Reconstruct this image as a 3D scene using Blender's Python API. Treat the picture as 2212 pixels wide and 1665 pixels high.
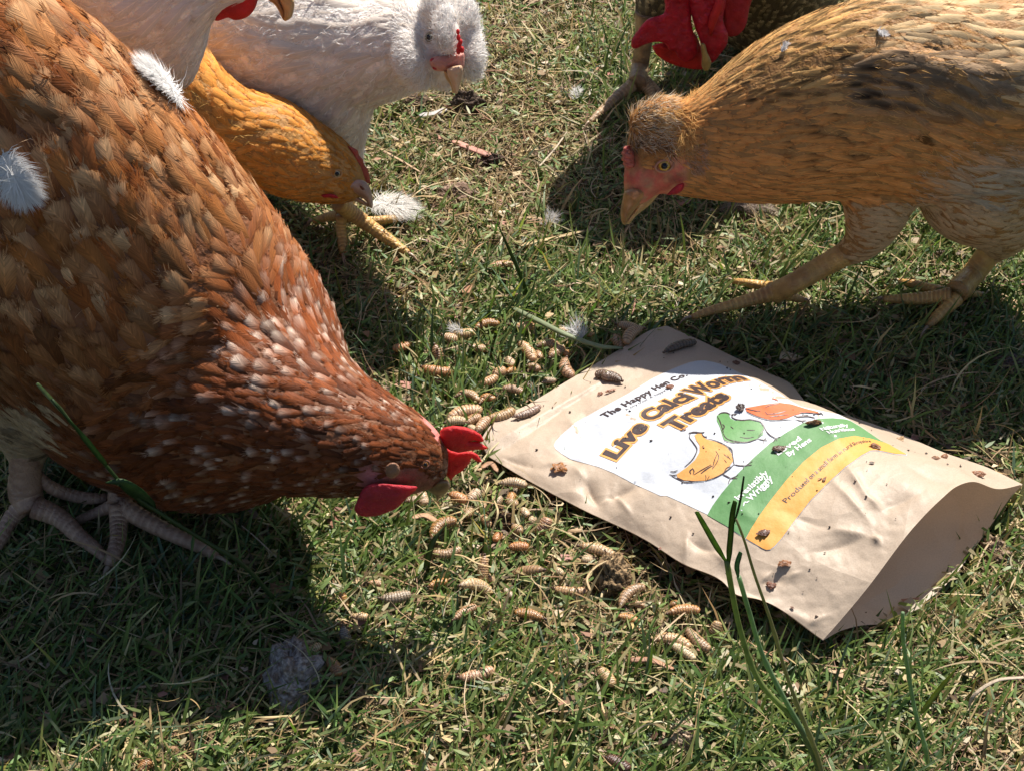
import bpy, bmesh, math, random
import numpy as np
from mathutils import Vector, Matrix
from mathutils.bvhtree import BVHTree
from mathutils.geometry import tessellate_polygon

# ---------------------------------------------------------------- camera, sky, sun, exposure
for o in list(bpy.data.objects):
    bpy.data.objects.remove(o, do_unlink=True)
SC = bpy.context.scene
COL = SC.collection
R = math.radians
PITCH = R(41.0)
DIST = 0.886
FPX = 3324.0                      # focal length in photo units (photo 2212 x 1665)
FWD = np.array([0, math.cos(PITCH), -math.sin(PITCH)])
UPV = np.array([0, math.sin(PITCH), math.cos(PITCH)])
CAM = -DIST * FWD
cd = bpy.data.cameras.new('camera')
cam = bpy.data.objects.new('camera', cd)
COL.objects.link(cam)
cam.location = CAM
cam.rotation_euler = (math.pi / 2 - PITCH, 0, 0)
cd.sensor_width = 36
cd.lens = 36 * FPX / 2212
cd.clip_start = 0.02
cd.clip_end = 60
SC.camera = cam

SUN_EL, SUN_AZ = R(56), R(25)     # azimuth measured from +Y (away from the camera) towards +X
SUND = np.array([math.cos(SUN_EL) * math.sin(SUN_AZ), math.cos(SUN_EL) * math.cos(SUN_AZ), math.sin(SUN_EL)])
W = bpy.data.worlds.new('World')
SC.world = W
W.use_nodes = True
nt = W.node_tree
bg = nt.nodes['Background']
sky = nt.nodes.new('ShaderNodeTexSky')
sky.sky_type = 'NISHITA'
sky.sun_disc = False
sky.sun_elevation = SUN_EL
sky.sun_rotation = SUN_AZ
nt.links.new(sky.outputs[0], bg.inputs[0])
bg.inputs[1].default_value = 0.06
sd = bpy.data.lights.new('sun', 'SUN')
sd.energy = 5.0
sd.angle = R(0.55)
sd.color = (1.0, 0.945, 0.86)
sun = bpy.data.objects.new('sun', sd)
COL.objects.link(sun)
sun.rotation_euler = Vector(SUND).to_track_quat('Z', 'Y').to_euler()
SC.view_settings.view_transform = 'Standard'
SC.view_settings.look = 'None'
SC.view_settings.gamma = 1
SC.view_settings.use_curve_mapping = False
SC.view_settings.exposure = 0.88
SC.cycles.max_bounces = 8
SC.cycles.diffuse_bounces = 4
SC.cycles.transparent_max_bounces = 16
SC.cycles.use_denoising = True

# ---------------------------------------------------------------- measuring helpers (photo units -> metres)
RNG = np.random.default_rng(7)
random.seed(7)

def ray(u, v):
    return FWD + (u - 1106) / FPX * np.array([1, 0, 0]) - (v - 832.5) / FPX * UPV

def PY(u, v, Y):
    d = ray(u, v)
    return CAM + d * ((Y - CAM[1]) / d[1])

def PZ(u, v, z=0.0):
    d = ray(u, v)
    return CAM + d * ((z - CAM[2]) / d[2])

def depth(p):
    return float(np.dot(np.asarray(p) - CAM, FWD))

def px(p):
    """metres per photo unit at p"""
    return depth(p) / FPX

def proj(P):
    q = np.asarray(P) - CAM
    d = q @ FWD
    return np.stack([1106 + FPX * q[..., 0] / d, 832.5 - FPX * (q @ UPV) / d], -1)

def vnoise(x, y, seed=0):
    """smooth 2D value noise in 0..1 (arrays)"""
    x = np.asarray(x, float); y = np.asarray(y, float)
    xi = np.floor(x).astype(np.int64); yi = np.floor(y).astype(np.int64)
    fx = x - xi; fy = y - yi
    fx = fx * fx * (3 - 2 * fx); fy = fy * fy * (3 - 2 * fy)
    def h(a, b):
        n = (a * 374761393 + b * 668265263 + seed * 1442695041) & 0xffffffff
        n = ((n ^ (n >> 13)) * 1274126177) & 0xffffffff
        n = n ^ (n >> 16)
        return (n & 0xffff) / 65535.0
    return (h(xi, yi) * (1 - fx) + h(xi + 1, yi) * fx) * (1 - fy) + (h(xi, yi + 1) * (1 - fx) + h(xi + 1, yi + 1) * fx) * fy

def fbm(x, y, seed=0, o=3):
    s = 0; a = .5; t = 0
    for k in range(o):
        s = s + a * vnoise(x * 2**k, y * 2**k, seed + k); t += a; a *= .5
    return s / t

def ground_z(x, y):
    z = 0.007 * (fbm(x * 9, y * 9, 3) - .5) + 0.004 * (fbm(x * 45, y * 45, 9) - .5)
    # pressed down where the pouch lies
    k = np.exp(-(((x - .135) * .88 + (y + .055) * -.47) / .13) ** 4 - (((x - .135) * .47 + (y + .055) * .88) / .10) ** 4)
    return z * (1 - k) - .004 * k

# ---------------------------------------------------------------- scene-graph helpers
def tag(o, label=None, cat=None, group=None, kind=None):
    if label: o['label'] = label
    if cat: o['category'] = cat
    if group: o['group'] = group
    if kind: o['kind'] = kind
    return o

def link(name, data, parent=None):
    o = bpy.data.objects.new(name, data)
    COL.objects.link(o)
    if parent is not None:
        o.parent = parent
        o.matrix_parent_inverse = parent_matrix_inv(parent)
    return o

def parent_matrix_inv(p):
    # parts are modelled in world coordinates; only the thing's own Empty carries a location
    if p.parent is not None: return Matrix.Identity(4)
    return Matrix.LocRotScale(p.location, p.rotation_euler, p.scale).inverted()

def empty(name, loc):
    o = bpy.data.objects.new(name, None)
    COL.objects.link(o)
    o.location = loc
    o.empty_display_size = 0.02
    return o

def mesh_np(name, V, faces_flat, counts, mat, cols=None, uv=None, smooth=True):
    """fast mesh: V (n,3), faces_flat vertex ids, counts per face"""
    V = np.ascontiguousarray(V, dtype=np.float32)
    faces_flat = np.ascontiguousarray(faces_flat, dtype=np.int32).ravel()
    counts = np.ascontiguousarray(counts, dtype=np.int32).ravel()
    me = bpy.data.meshes.new(name)
    me.vertices.add(len(V)); me.vertices.foreach_set('co', V.ravel())
    me.loops.add(len(faces_flat)); me.loops.foreach_set('vertex_index', faces_flat)
    me.polygons.add(len(counts))
    st = np.zeros(len(counts), np.int32); st[1:] = np.cumsum(counts)[:-1]
    me.polygons.foreach_set('loop_start', st)
    me.polygons.foreach_set('loop_total', counts)
    if smooth:
        me.polygons.foreach_set('use_smooth', np.ones(len(counts), bool))
    if cols is not None:
        ca = me.color_attributes.new('Col', 'FLOAT_COLOR', 'POINT')
        c4 = np.ones((len(V), 4), np.float32); c4[:, :3] = cols
        ca.data.foreach_set('color', c4.ravel())
    if uv is not None:
        l = me.uv_layers.new(name='UVMap')
        l.data.foreach_set('uv', np.ascontiguousarray(uv[faces_flat], np.float32).ravel())
    me.update(calc_edges=True)
    me.validate()
    for m in (mat if isinstance(mat, (list, tuple)) else [mat]):
        me.materials.append(m)
    return me

def mesh_pd(name, V, F, mat, cols=None, smooth=True):
    cnt = [len(f) for f in F]
    flat = [i for f in F for i in f]
    return mesh_np(name, np.array(V), flat, cnt, mat, cols, None, smooth)

# ---------------------------------------------------------------- materials
def new_mat(name):
    m = bpy.data.materials.new(name)
    m.use_nodes = True
    return m, m.node_tree, m.node_tree.nodes['Principled BSDF']

def N(nt, typ, **kw):
    n = nt.nodes.new(typ)
    for k, v in kw.items():
        if k.startswith('i_'):
            n.inputs[k[2:].replace('_', ' ')].default_value = v
        else:
            setattr(n, k, v)
    return n

def mix_rgb(nt, a, b, f, mode='MIX'):
    n = nt.nodes.new('ShaderNodeMix'); n.data_type = 'RGBA'; n.blend_type = mode
    for s, x in ((6, a), (7, b), (0, f)):
        if hasattr(x, 'links'): nt.links.new(x, n.inputs[s])
        else: n.inputs[s].default_value = (*x, 1) if isinstance(x, tuple) else x
    return n.outputs[2]

def mathn(nt, op, a, b=None, clamp=False):
    n = nt.nodes.new('ShaderNodeMath'); n.operation = op; n.use_clamp = clamp
    for k, x in enumerate((a, b)):
        if x is None: continue
        if hasattr(x, 'links'): nt.links.new(x, n.inputs[k])
        else: n.inputs[k].default_value = x
    return n.outputs[0]

def ramp(nt, fac, stops):
    n = nt.nodes.new('ShaderNodeValToRGB')
    e = n.color_ramp.elements
    e[0].position, e[0].color = stops[0][0], (*stops[0][1], 1)
    e[1].position, e[1].color = stops[-1][0], (*stops[-1][1], 1)
    for p, c in stops[1:-1]:
        x = e.new(p); x.color = (*c, 1)
    nt.links.new(fac, n.inputs[0])
    return n.outputs[0]

def noise(nt, scale, detail=3, rough=.55, vec=None, dist=0):
    n = N(nt, 'ShaderNodeTexNoise'); n.inputs['Scale'].default_value = scale
    n.inputs['Detail'].default_value = detail; n.inputs['Roughness'].default_value = rough
    n.inputs['Distortion'].default_value = dist
    if vec is None:
        tc = N(nt, 'ShaderNodeTexCoord'); vec = tc.outputs['Object']
    nt.links.new(vec, n.inputs['Vector'])
    return n.outputs[0]

def bump(nt, h, strength, dist, bsdf):
    b = N(nt, 'ShaderNodeBump'); b.inputs['Strength'].default_value = strength
    b.inputs['Distance'].default_value = dist
    nt.links.new(h, b.inputs['Height'])
    nt.links.new(b.outputs[0], bsdf.inputs['Normal'])
    return b

def mat_col(name, rough=.6, spec=.4, transl=0.0, transl_tint=(1, 1, 1), nscale=0, namp=.3, bumpd=0, bscale=900, sheen=0, sss=0, sss_rad=(1, .3, .2)):
    """principled fed by the Col attribute, varied by noise, optional translucency"""
    m, t, b = new_mat(name)
    at = N(t, 'ShaderNodeAttribute'); at.attribute_name = 'Col'
    c = at.outputs['Color']
    if nscale:
        nz = noise(t, nscale, 4)
        f = ramp(t, nz, [(0.25, (1 - namp,) * 3), (0.75, (1 + namp * .6,) * 3)])
        c = mix_rgb(t, c, f, 1.0, 'MULTIPLY')
    t.links.new(c, b.inputs['Base Color'])
    b.inputs['Roughness'].default_value = rough
    b.inputs['Specular IOR Level'].default_value = spec
    if sheen:
        b.inputs['Sheen Weight'].default_value = sheen
        b.inputs['Sheen Roughness'].default_value = .4
    if sss:
        b.inputs['Subsurface Weight'].default_value = sss
        b.inputs['Subsurface Radius'].default_value = sss_rad
        b.inputs['Subsurface Scale'].default_value = .006
    if bumpd:
        bump(t, noise(t, bscale, 3), .8, bumpd, b)
    if transl:
        tr = N(t, 'ShaderNodeBsdfTranslucent')
        t.links.new(mix_rgb(t, c, transl_tint, 1.0, 'MULTIPLY'), tr.inputs['Color'])
        ms = N(t, 'ShaderNodeMixShader'); ms.inputs[0].default_value = transl
        t.links.new(b.outputs[0], ms.inputs[1]); t.links.new(tr.outputs[0], ms.inputs[2])
        t.links.new(ms.outputs[0], t.nodes['Material Output'].inputs['Surface'])
    return m

def flat_mat(name, col, rough=.5, spec=.4, nscale=0, namp=.2, bumpd=0, bscale=600, sss=0, sssr=(1, .3, .2), coat=0):
    m, t, b = new_mat(name)
    if nscale:
        nz = noise(t, nscale, 4)
        c = ramp(t, nz, [(0.25, tuple(x * (1 - namp) for x in col)), (0.75, tuple(min(1, x * (1 + namp)) for x in col))])
        t.links.new(c, b.inputs['Base Color'])
    else:
        b.inputs['Base Color'].default_value = (*col, 1)
    b.inputs['Roughness'].default_value = rough
    b.inputs['Specular IOR Level'].default_value = spec
    b.inputs['Coat Weight'].default_value = coat
    if bumpd:
        bump(t, noise(t, bscale, 3), .8, bumpd, b)
    if sss:
        b.inputs['Subsurface Weight'].default_value = sss
        b.inputs['Subsurface Radius'].default_value = sssr
        b.inputs['Subsurface Scale'].default_value = .005
    return m
# ---------------------------------------------------------------- the ground: one sheet, finer near the camera
def axis(lim_f, n_f, far, n_far):
    a = np.linspace(-lim_f, lim_f, n_f)
    g = lim_f + (far - lim_f) * (np.linspace(0, 1, n_far + 1)[1:] ** 2)
    return np.concatenate([-g[::-1], a, g])
def make_ground():
    xs = axis(0.75, 260, 20, 20); ys = axis(0.75, 260, 20, 20) + 0.1
    X, Y = np.meshgrid(xs, ys)
    Z = ground_z(X, Y)
    n, m = X.shape
    V = np.stack([X, Y, Z], -1).reshape(-1, 3)
    idx = np.arange(n * m).reshape(n, m)
    F = np.stack([idx[:-1, :-1], idx[:-1, 1:], idx[1:, 1:], idx[1:, :-1]], -1).reshape(-1, 4)
    mt, t, b = new_mat('soil_and_thatch')
    c1 = ramp(t, noise(t, 260, 6, .7), [(.3, (.010, .007, .005)), (.5, (.032, .022, .013)), (.7, (.10, .07, .04))])
    c2 = ramp(t, noise(t, 700, 5, .7), [(.35, (.012, .016, .006)), (.65, (.08, .06, .03))])
    t.links.new(mix_rgb(t, c1, c2, noise(t, 14, 3)), b.inputs['Base Color'])
    b.inputs['Roughness'].default_value = .95
    b.inputs['Specular IOR Level'].default_value = .15
    bump(t, noise(t, 400, 6, .75), 1, .003, b)
    me = mesh_np('ground', V, F, np.full(len(F), 4), mt)
    return tag(link('ground', me), kind='structure')
make_ground()

# areas of the lawn covered by lying things (photo polygons), grass is kept out of them
def in_poly(U, Vv, poly):
    inside = np.zeros(len(U), bool)
    n = len(poly)
    j = n - 1
    for i in range(n):
        xi, yi = poly[i]; xj, yj = poly[j]
        c = ((yi > Vv) != (yj > Vv)) & (U < (xj - xi) * (Vv - yi) / (yj - yi + 1e-9) + xi)
        inside ^= c
        j = i
    return inside
POUCH_FOOT = [(1062, 985), (1442, 722), (1585, 785), (1741, 885), (1841, 915), (1941, 950), (2120, 1025), (2190, 1058), (2150, 1110), (2100, 1170), (2050, 1235), (1985, 1285), (1915, 1320), (1850, 1335), (1778, 1362), (1641, 1285), (1475, 1208), (1250, 1085), (1140, 1030)]

def scatter(n, xr, yr, far=False):
    x = RNG.uniform(xr[0], xr[1], n); y = RNG.uniform(yr[0], yr[1], n)
    # keep what the view (with a margin to step aside) can see
    uv = proj(np.stack([x, y, np.zeros(n)], -1))
    k = (uv[:, 0] > -330) & (uv[:, 0] < 2550) & (uv[:, 1] > -260) & (uv[:, 1] < 1960)
    if far: k = ~k & (uv[:, 1] < 1900) & (np.hypot(x, y - .1) < 1.5)
    k &= ~in_poly(uv[:, 0], uv[:, 1], POUCH_FOOT)
    return x[k], y[k], uv[k]

def ribbons(name, x, y, L, Wd, ang, lean, curl, cols, mat, segs=3, z0=None, flat=0.0, wav=0.0):
    """grass blades: each a bent tapering ribbon; lean = angle from vertical at the base, curl = extra lean at the tip"""
    n = len(x)
    s = np.linspace(0, 1, segs + 1)
    dirx, diry = np.cos(ang), np.sin(ang)
    sx, sy = -diry, dirx
    P = np.zeros((n, segs + 1, 3))
    P[:, 0, 0] = x; P[:, 0, 1] = y
    P[:, 0, 2] = ground_z(x, y) - .001 if z0 is None else z0
    a2 = RNG.normal(0, 1, n) * wav
    for k in range(1, segs + 1):
        th = lean + curl * s[k]
        aa = ang + a2 * s[k] * 1.5
        st = L / segs
        P[:, k, 0] = P[:, k - 1, 0] + np.sin(th) * np.cos(aa) * st
        P[:, k, 1] = P[:, k - 1, 1] + np.sin(th) * np.sin(aa) * st
        P[:, k, 2] = P[:, k - 1, 2] + np.cos(th) * st
    gz = ground_z(P[..., 0], P[..., 1]) + 0.0006 + 0.0015 * RNG.random((n, 1))
    P[:, 1:, 2] = np.maximum(P[:, 1:, 2], gz[:, 1:])
    tw = RNG.uniform(-.7, .7, n)
    side = np.stack([sx * np.cos(tw), sy * np.cos(tw), np.sin(tw)], -1)
    wprof = np.array([.8, 1.0, .75, .45][:segs]) if segs <= 4 else np.interp(np.linspace(0, 1, segs), [0, .3, .7, 1], [.8, 1, .8, .4])
    V = np.zeros((n, 2 * segs + 1, 3)); C = np.zeros((n, 2 * segs + 1, 3))
    for k in range(segs):
        off = side * (Wd * wprof[k] * .5)[:, None]
        V[:, 2 * k] = P[:, k] - off; V[:, 2 * k + 1] = P[:, k] + off
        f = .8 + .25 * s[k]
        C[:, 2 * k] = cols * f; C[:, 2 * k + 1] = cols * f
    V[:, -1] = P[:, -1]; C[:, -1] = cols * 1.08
    base = (np.arange(n) * (2 * segs + 1))[:, None]
    fl, ct = [], []
    for k in range(segs - 1):
        fl.append(base + np.array([2 * k, 2 * k + 1, 2 * k + 3, 2 * k + 2])); ct.append(np.full(n, 4))
    fl.append(base + np.array([2 * segs - 2, 2 * segs - 1, 2 * segs])); ct.append(np.full(n, 3))
    flat_ = np.concatenate([f.ravel() for f in fl]); cnt = np.concatenate(ct)
    q = proj(P[:, -1]); q2 = proj(P[:, max(1, segs // 2)])
    bad = in_poly(q[:, 0], q[:, 1], POUCH_FOOT) | in_poly(q2[:, 0], q2[:, 1], POUCH_FOOT)
    bad &= RNG.random(n) < np.where(P[:, 0, 1] > -.05 + .3 * (P[:, 0, 0] - .1), 1.0, .93)   # a few tips lean over the near edge
    V[bad] = V[bad][:, :1]                               # collapsed, then dropped by validate()
    me = mesh_np(name, V.reshape(-1, 3), flat_, cnt, mat, C.reshape(-1, 3), smooth=False)
    return link(name, me)

M_GRASS = mat_col('grass_blade', rough=.45, spec=.35, transl=.38, transl_tint=(1.0, 1.12, .5))
M_STRAW = mat_col('dry_straw', rough=.6, spec=.3, transl=.15)

def pal(n, cols, w, jit=.25):
    c = np.array(cols)[RNG.choice(len(cols), n, p=np.array(w) / sum(w))]
    return c * (1 + RNG.uniform(-jit, jit, (n, 1))) * (1 + RNG.uniform(-.08, .08, (n, 3)))

def patches(uv, x, y):
    """0 = dry, 1 = lush; follows the photograph's greener and strawier areas"""
    g = fbm(x * 13, y * 13, 21) * 1.25 + fbm(x * 55, y * 55, 5) * .6 - .43
    u, v = uv[:, 0], uv[:, 1]
    for (cu, cv, r, a) in [(1250, 620, 260, .28), (930, 760, 180, .25), (760, 1150, 220, .3), (1700, 1500, 260, .12), (1600, 300, 90, .25),
                           (1320, 180, 120, .2), (1080, 200, 230, -.38), (1050, 380, 180, -.22), (1180, 40, 230, -.25), (1600, 560, 130, -.15), (1950, 1560, 300, .10), (1150, 1600, 260, .05), (1850, 600, 200, .05),
                           (2150, 1330, 110, -.3), (1050, 1110, 70, -.4), (1420, 600, 120, -.3), (1750, 880, 330, .15), (300, 1400, 400, .25), (1350, 1180, 80, -.35), (700, 1330, 90, -.25)]:
        g = g + a * np.exp(-((u - cu) ** 2 + (v - cv) ** 2) / (r * r))
    return np.clip(g, 0, 1)

def make_lawn():
    XR, YR = (-.62, .62), (-.36, .62)
    # dense mat of lying and standing green blades
    x, y, uv = scatter(225000, XR, YR)
    g = patches(uv, x, y)
    k = RNG.random(len(x)) < .42 + .80 * g
    x, y, uv, g = x[k], y[k], uv[k], g[k]
    n = len(x)
    comb = 2.6 * fbm(x * 5, y * 5, 31) * 2 - 1.9
    ang = np.where(RNG.random(n) < .55, comb + RNG.normal(0, .55, n), RNG.uniform(0, 2 * math.pi, n))
    L = RNG.gamma(5, .0036, n) * (.75 + .5 * g)
    L = np.clip(L, .006, .042)
    Wd = RNG.uniform(.0009, .0022, n)
    lean = RNG.uniform(.35, 1.35, n)
    curl = RNG.uniform(-.1, .9, n)
    green = pal(n, [(.125, .185, .042), (.080, .135, .040), (.185, .235, .065), (.115, .170, .095), (.27, .28, .09)], [4, 3, 2.2, 1.8, 1.4])
    dry = pal(n, [(.46, .35, .17), (.32, .23, .10), (.55, .45, .25), (.20, .14, .08)], [3, 2, 1.5, 1])
    isdry = RNG.random(n) < np.clip(.31 - .62 * (g - .4), .04, .8)
    cols = np.where(isdry[:, None], dry, green)
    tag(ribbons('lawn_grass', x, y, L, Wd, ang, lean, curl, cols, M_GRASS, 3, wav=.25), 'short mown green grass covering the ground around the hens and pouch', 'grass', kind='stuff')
    # the same turf, sparser and coarser, beyond the picture's edges
    x, y, uv = scatter(90000, (-1.5, 1.5), (-.4, 1.6), True)
    n = len(x)
    cols = np.where((RNG.random(n) < .3)[:, None], pal(n, [(.46, .35, .17), (.32, .23, .10)], [1, 1]), pal(n, [(.105, .195, .026), (.068, .145, .028), (.175, .255, .045)], [3, 2, 2]))
    o = ribbons('outer_grass', x, y, RNG.uniform(.015, .04, n), RNG.uniform(.002, .005, n), RNG.uniform(0, 2 * math.pi, n), RNG.uniform(.6, 1.4, n), RNG.uniform(-.1, .7, n), cols, M_GRASS, 3)
    tag(o, 'mown grass of the lawn reaching away beyond the hens', 'grass', kind='stuff')
    # thatch: thin dry strands lying on the soil
    x, y, uv = scatter(100000, XR, YR)
    g = patches(uv, x, y)
    k = RNG.random(len(x)) < 1.05 - .7 * g
    x, y = x[k], y[k]; n = len(x)
    cols = pal(n, [(.42, .30, .15), (.29, .20, .10), (.52, .41, .24), (.15, .10, .055), (.33, .19, .12)], [3, 3, 1.6, 2, .8], .3)
    o = ribbons('dry_thatch', x, y, RNG.uniform(.008, .032, n), RNG.uniform(.0004, .0015, n), RNG.uniform(0, 2 * math.pi, n), RNG.uniform(1.0, 1.5, n), RNG.uniform(-.2, .5, n), cols, M_STRAW, 3,
                z0=ground_z(x, y) + RNG.uniform(0, .007, n), wav=.7)
    tag(o, 'dry straw and dead grass matted between the green blades', 'dry grass', kind='stuff')
    # long curly dead fibres
    x, y, uv = scatter(1900, XR, YR)
    n = len(x)
    cols = pal(n, [(.48, .38, .22), (.36, .25, .12), (.55, .45, .30)], [2, 2, 1], .2)
    o = ribbons('dead_fibres', x, y, RNG.uniform(.018, .048, n), RNG.uniform(.0005, .0012, n), RNG.uniform(0, 2 * math.pi, n), RNG.uniform(.9, 1.45, n), RNG.uniform(0, .6, n), cols, M_STRAW, 7,
                z0=ground_z(x, y) + RNG.uniform(.004, .014, n), wav=1.5)
    tag(o, 'loose curly dead grass fibres lying over the lawn', 'dry grass', kind='stuff')
    # short mown clippings lying flat
    x, y, uv = scatter(60000, XR, YR)
    n = len(x)
    cols = pal(n, [(.19, .26, .08), (.38, .32, .16), (.12, .20, .05), (.27, .30, .12)], [3, 3, 2, 2], .25)
    o = ribbons('grass_clippings', x, y, RNG.uniform(.004, .010, n), RNG.uniform(.0010, .0020, n), RNG.uniform(0, 2 * math.pi, n), RNG.uniform(1.1, 1.55, n), RNG.uniform(-.3, .4, n), cols, M_GRASS, 2,
                z0=ground_z(x, y) + RNG.uniform(.004, .013, n))
    tag(o, 'short cut grass clippings lying flat on the lawn', 'grass clippings', kind='stuff')
    # crumbs: broken leaf chips and soil crumbs
    x, y, uv = scatter(19000, XR, YR)
    n = len(x)
    a = RNG.uniform(0, 2 * math.pi, (n, 1)) + np.array([0, 1.7, 3.2, 4.6]) + RNG.normal(0, .25, (n, 4))
    r = (RNG.gamma(2, .0009, (n, 1)) + .0008) * RNG.uniform(.6, 1.3, (n, 4))
    V = np.stack([x[:, None] + r * np.cos(a), y[:, None] + r * np.sin(a) * .7, (ground_z(x, y) + RNG.uniform(.001, .009, n))[:, None] + RNG.normal(0, .0009, (n, 4))], -1).reshape(-1, 3)
    cols = pal(n, [(.38, .28, .15), (.22, .13, .07), (.10, .065, .04), (.5, .42, .28), (.34, .17, .12)], [3, 2, 2, 1, .7], .3)
    me = mesh_np('leaf_crumbs', V, np.arange(4 * n), np.full(n, 4), M_STRAW, np.repeat(cols, 4, 0), smooth=False)
    tag(link('leaf_crumbs', me), 'small dry leaf chips and crumbs scattered through the turf', 'leaf litter', kind='stuff')
make_lawn()
# ---------------------------------------------------------------- helpers for outlines traced from the photograph
def catmull(pts, n):
    pts = np.array(pts, float)
    d = np.r_[0, np.cumsum(np.linalg.norm(np.diff(pts[:, :3], axis=0), axis=1))]
    t = np.linspace(0, d[-1], n)
    out = []
    m = np.gradient(pts, d, axis=0)
    for tt in t:
        i = min(max(np.searchsorted(d, tt) - 1, 0), len(d) - 2)
        h = d[i + 1] - d[i]; s = (tt - d[i]) / h
        out.append((2*s**3-3*s**2+1)*pts[i] + (s**3-2*s**2+s)*h*m[i] + (-2*s**3+3*s**2)*pts[i+1] + (s**3-s**2)*h*m[i+1])
    return np.array(out)
def polyline(pts, n):
    pts = np.array(pts, float)
    d = np.r_[0, np.cumsum(np.linalg.norm(np.diff(pts[:, :3], axis=0), axis=1))]
    t = np.linspace(0, d[-1], n)
    return np.stack([np.interp(t, d, pts[:, k]) for k in range(pts.shape[1])], -1)
def seg_dist(U, Vv, a, b):
    a = np.array(a, float); b = np.array(b, float); ab = b - a
    t = np.clip(((U - a[0]) * ab[0] + (Vv - a[1]) * ab[1]) / (ab @ ab), 0, 1)
    dx = U - a[0] - t * ab[0]; dy = Vv - a[1] - t * ab[1]
    return np.hypot(dx, dy), t
def poly_dist(U, Vv, poly):
    d = np.full(len(U), 1e9)
    for i in range(len(poly)):
        d = np.minimum(d, seg_dist(U, Vv, poly[i], poly[(i + 1) % len(poly)])[0])
    return d
def poly_bm(poly, cell):
    """triangulated flat polygon cut by a grid, 2D coordinates in x,y"""
    bm = bmesh.new()
    vs = [bm.verts.new((p[0], p[1], 0)) for p in poly]
    for t in tessellate_polygon([[Vector((p[0], p[1], 0)) for p in poly]]):
        try: bm.faces.new([vs[i] for i in t])
        except ValueError: pass
    grid_cut(bm, cell)
    return bm
def grid_cut(bm, cell):
    if not bm.verts: return
    for ax in (0, 1):
        c = [v.co[ax] for v in bm.verts]
        lo, hi = min(c), max(c)
        k = math.floor(lo / cell) + 1
        while k * cell < hi - 1e-6:
            co = [0, 0, 0]; no = [0, 0, 0]; co[ax] = k * cell; no[ax] = 1
            bmesh.ops.bisect_plane(bm, geom=bm.verts[:] + bm.edges[:] + bm.faces[:], dist=1e-4, plane_co=co, plane_no=no)
            k += 1

# ---------------------------------------------------------------- the pouch
def Z3(pts):
    """(u,v,z_mm) rows -> world"""
    return np.array([PZ(p[0], p[1], p[2] / 1000.) for p in pts])
NS, NT = 230, 150
e_AB = catmull([(1054, 984, 8), (1040, 950, 10), (1052, 928, 11), (1150, 868, 10), (1250, 808, 11), (1345, 752, 10), (1415, 710, 10), (1440, 704, 8)], NT)   # closed end
e_DC = catmull([(1778, 1381, 19), (1868, 1284, 31), (1974, 1157, 42), (2028, 1102, 46), (2060, 1073, 45), (2096, 1058, 41), (2150, 1064, 31), (2209, 1045, 21)], NT)   # front lip of the mouth
e_AD = catmull([(1054, 984, 8), (1140, 1036, 11), (1250, 1095, 14), (1400, 1168, 18), (1475, 1216, 21), (1560, 1254, 25), (1588, 1281, 24), (1641, 1293, 25), (1778, 1381, 19)], NS)
e_BC = catmull([(1440, 704, 8), (1510, 735, 8), (1585, 772, 8), (1660, 808, 9), (1708, 832, 11), (1728, 856, 15), (1744, 876, 17), (1841, 903, 14), (1941, 937, 11), (2041, 978, 11), (2135, 1010, 15), (2209, 1045, 21)], NS)
b_DC = catmull([(1778, 1381, 19), (1815, 1360, 14), (1851, 1349, 10), (1924, 1339, 6), (1994, 1298, 6), (2058, 1244, 7), (2108, 1177, 8), (2153, 1114, 11), (2181, 1075, 15), (2209, 1045, 21)], NT)

def coons(A, D, B, C):
    """A: s=0 edge (t varies), D: s=1 edge, B: t=0 edge (s varies), C: t=1 edge"""
    s = np.linspace(0, 1, NS)[:, None, None]; t = np.linspace(0, 1, NT)[None, :, None]
    return ((1 - s) * A[None] + s * D[None] + (1 - t) * B[:, None] + t * C[:, None]
            - ((1 - s) * (1 - t) * A[0] + (1 - s) * t * A[-1] + s * (1 - t) * D[0] + s * t * D[-1]))
def rect_mesh(name, G, mat, flip=False):
    n, m = G.shape[:2]
    idx = np.arange(n * m).reshape(n, m)
    F = np.stack([idx[:-1, :-1], idx[:-1, 1:], idx[1:, 1:], idx[1:, :-1]], -1).reshape(-1, 4)
    if flip: F = F[:, ::-1]
    s = np.linspace(0, 1, n)[:, None] * np.ones((1, m)); t = np.ones((n, 1)) * np.linspace(0, 1, m)[None]
    return mesh_np(name, G.reshape(-1, 3), F, np.full(len(F), 4), mat, uv=np.stack([s, t], -1).reshape(-1, 2))

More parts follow.
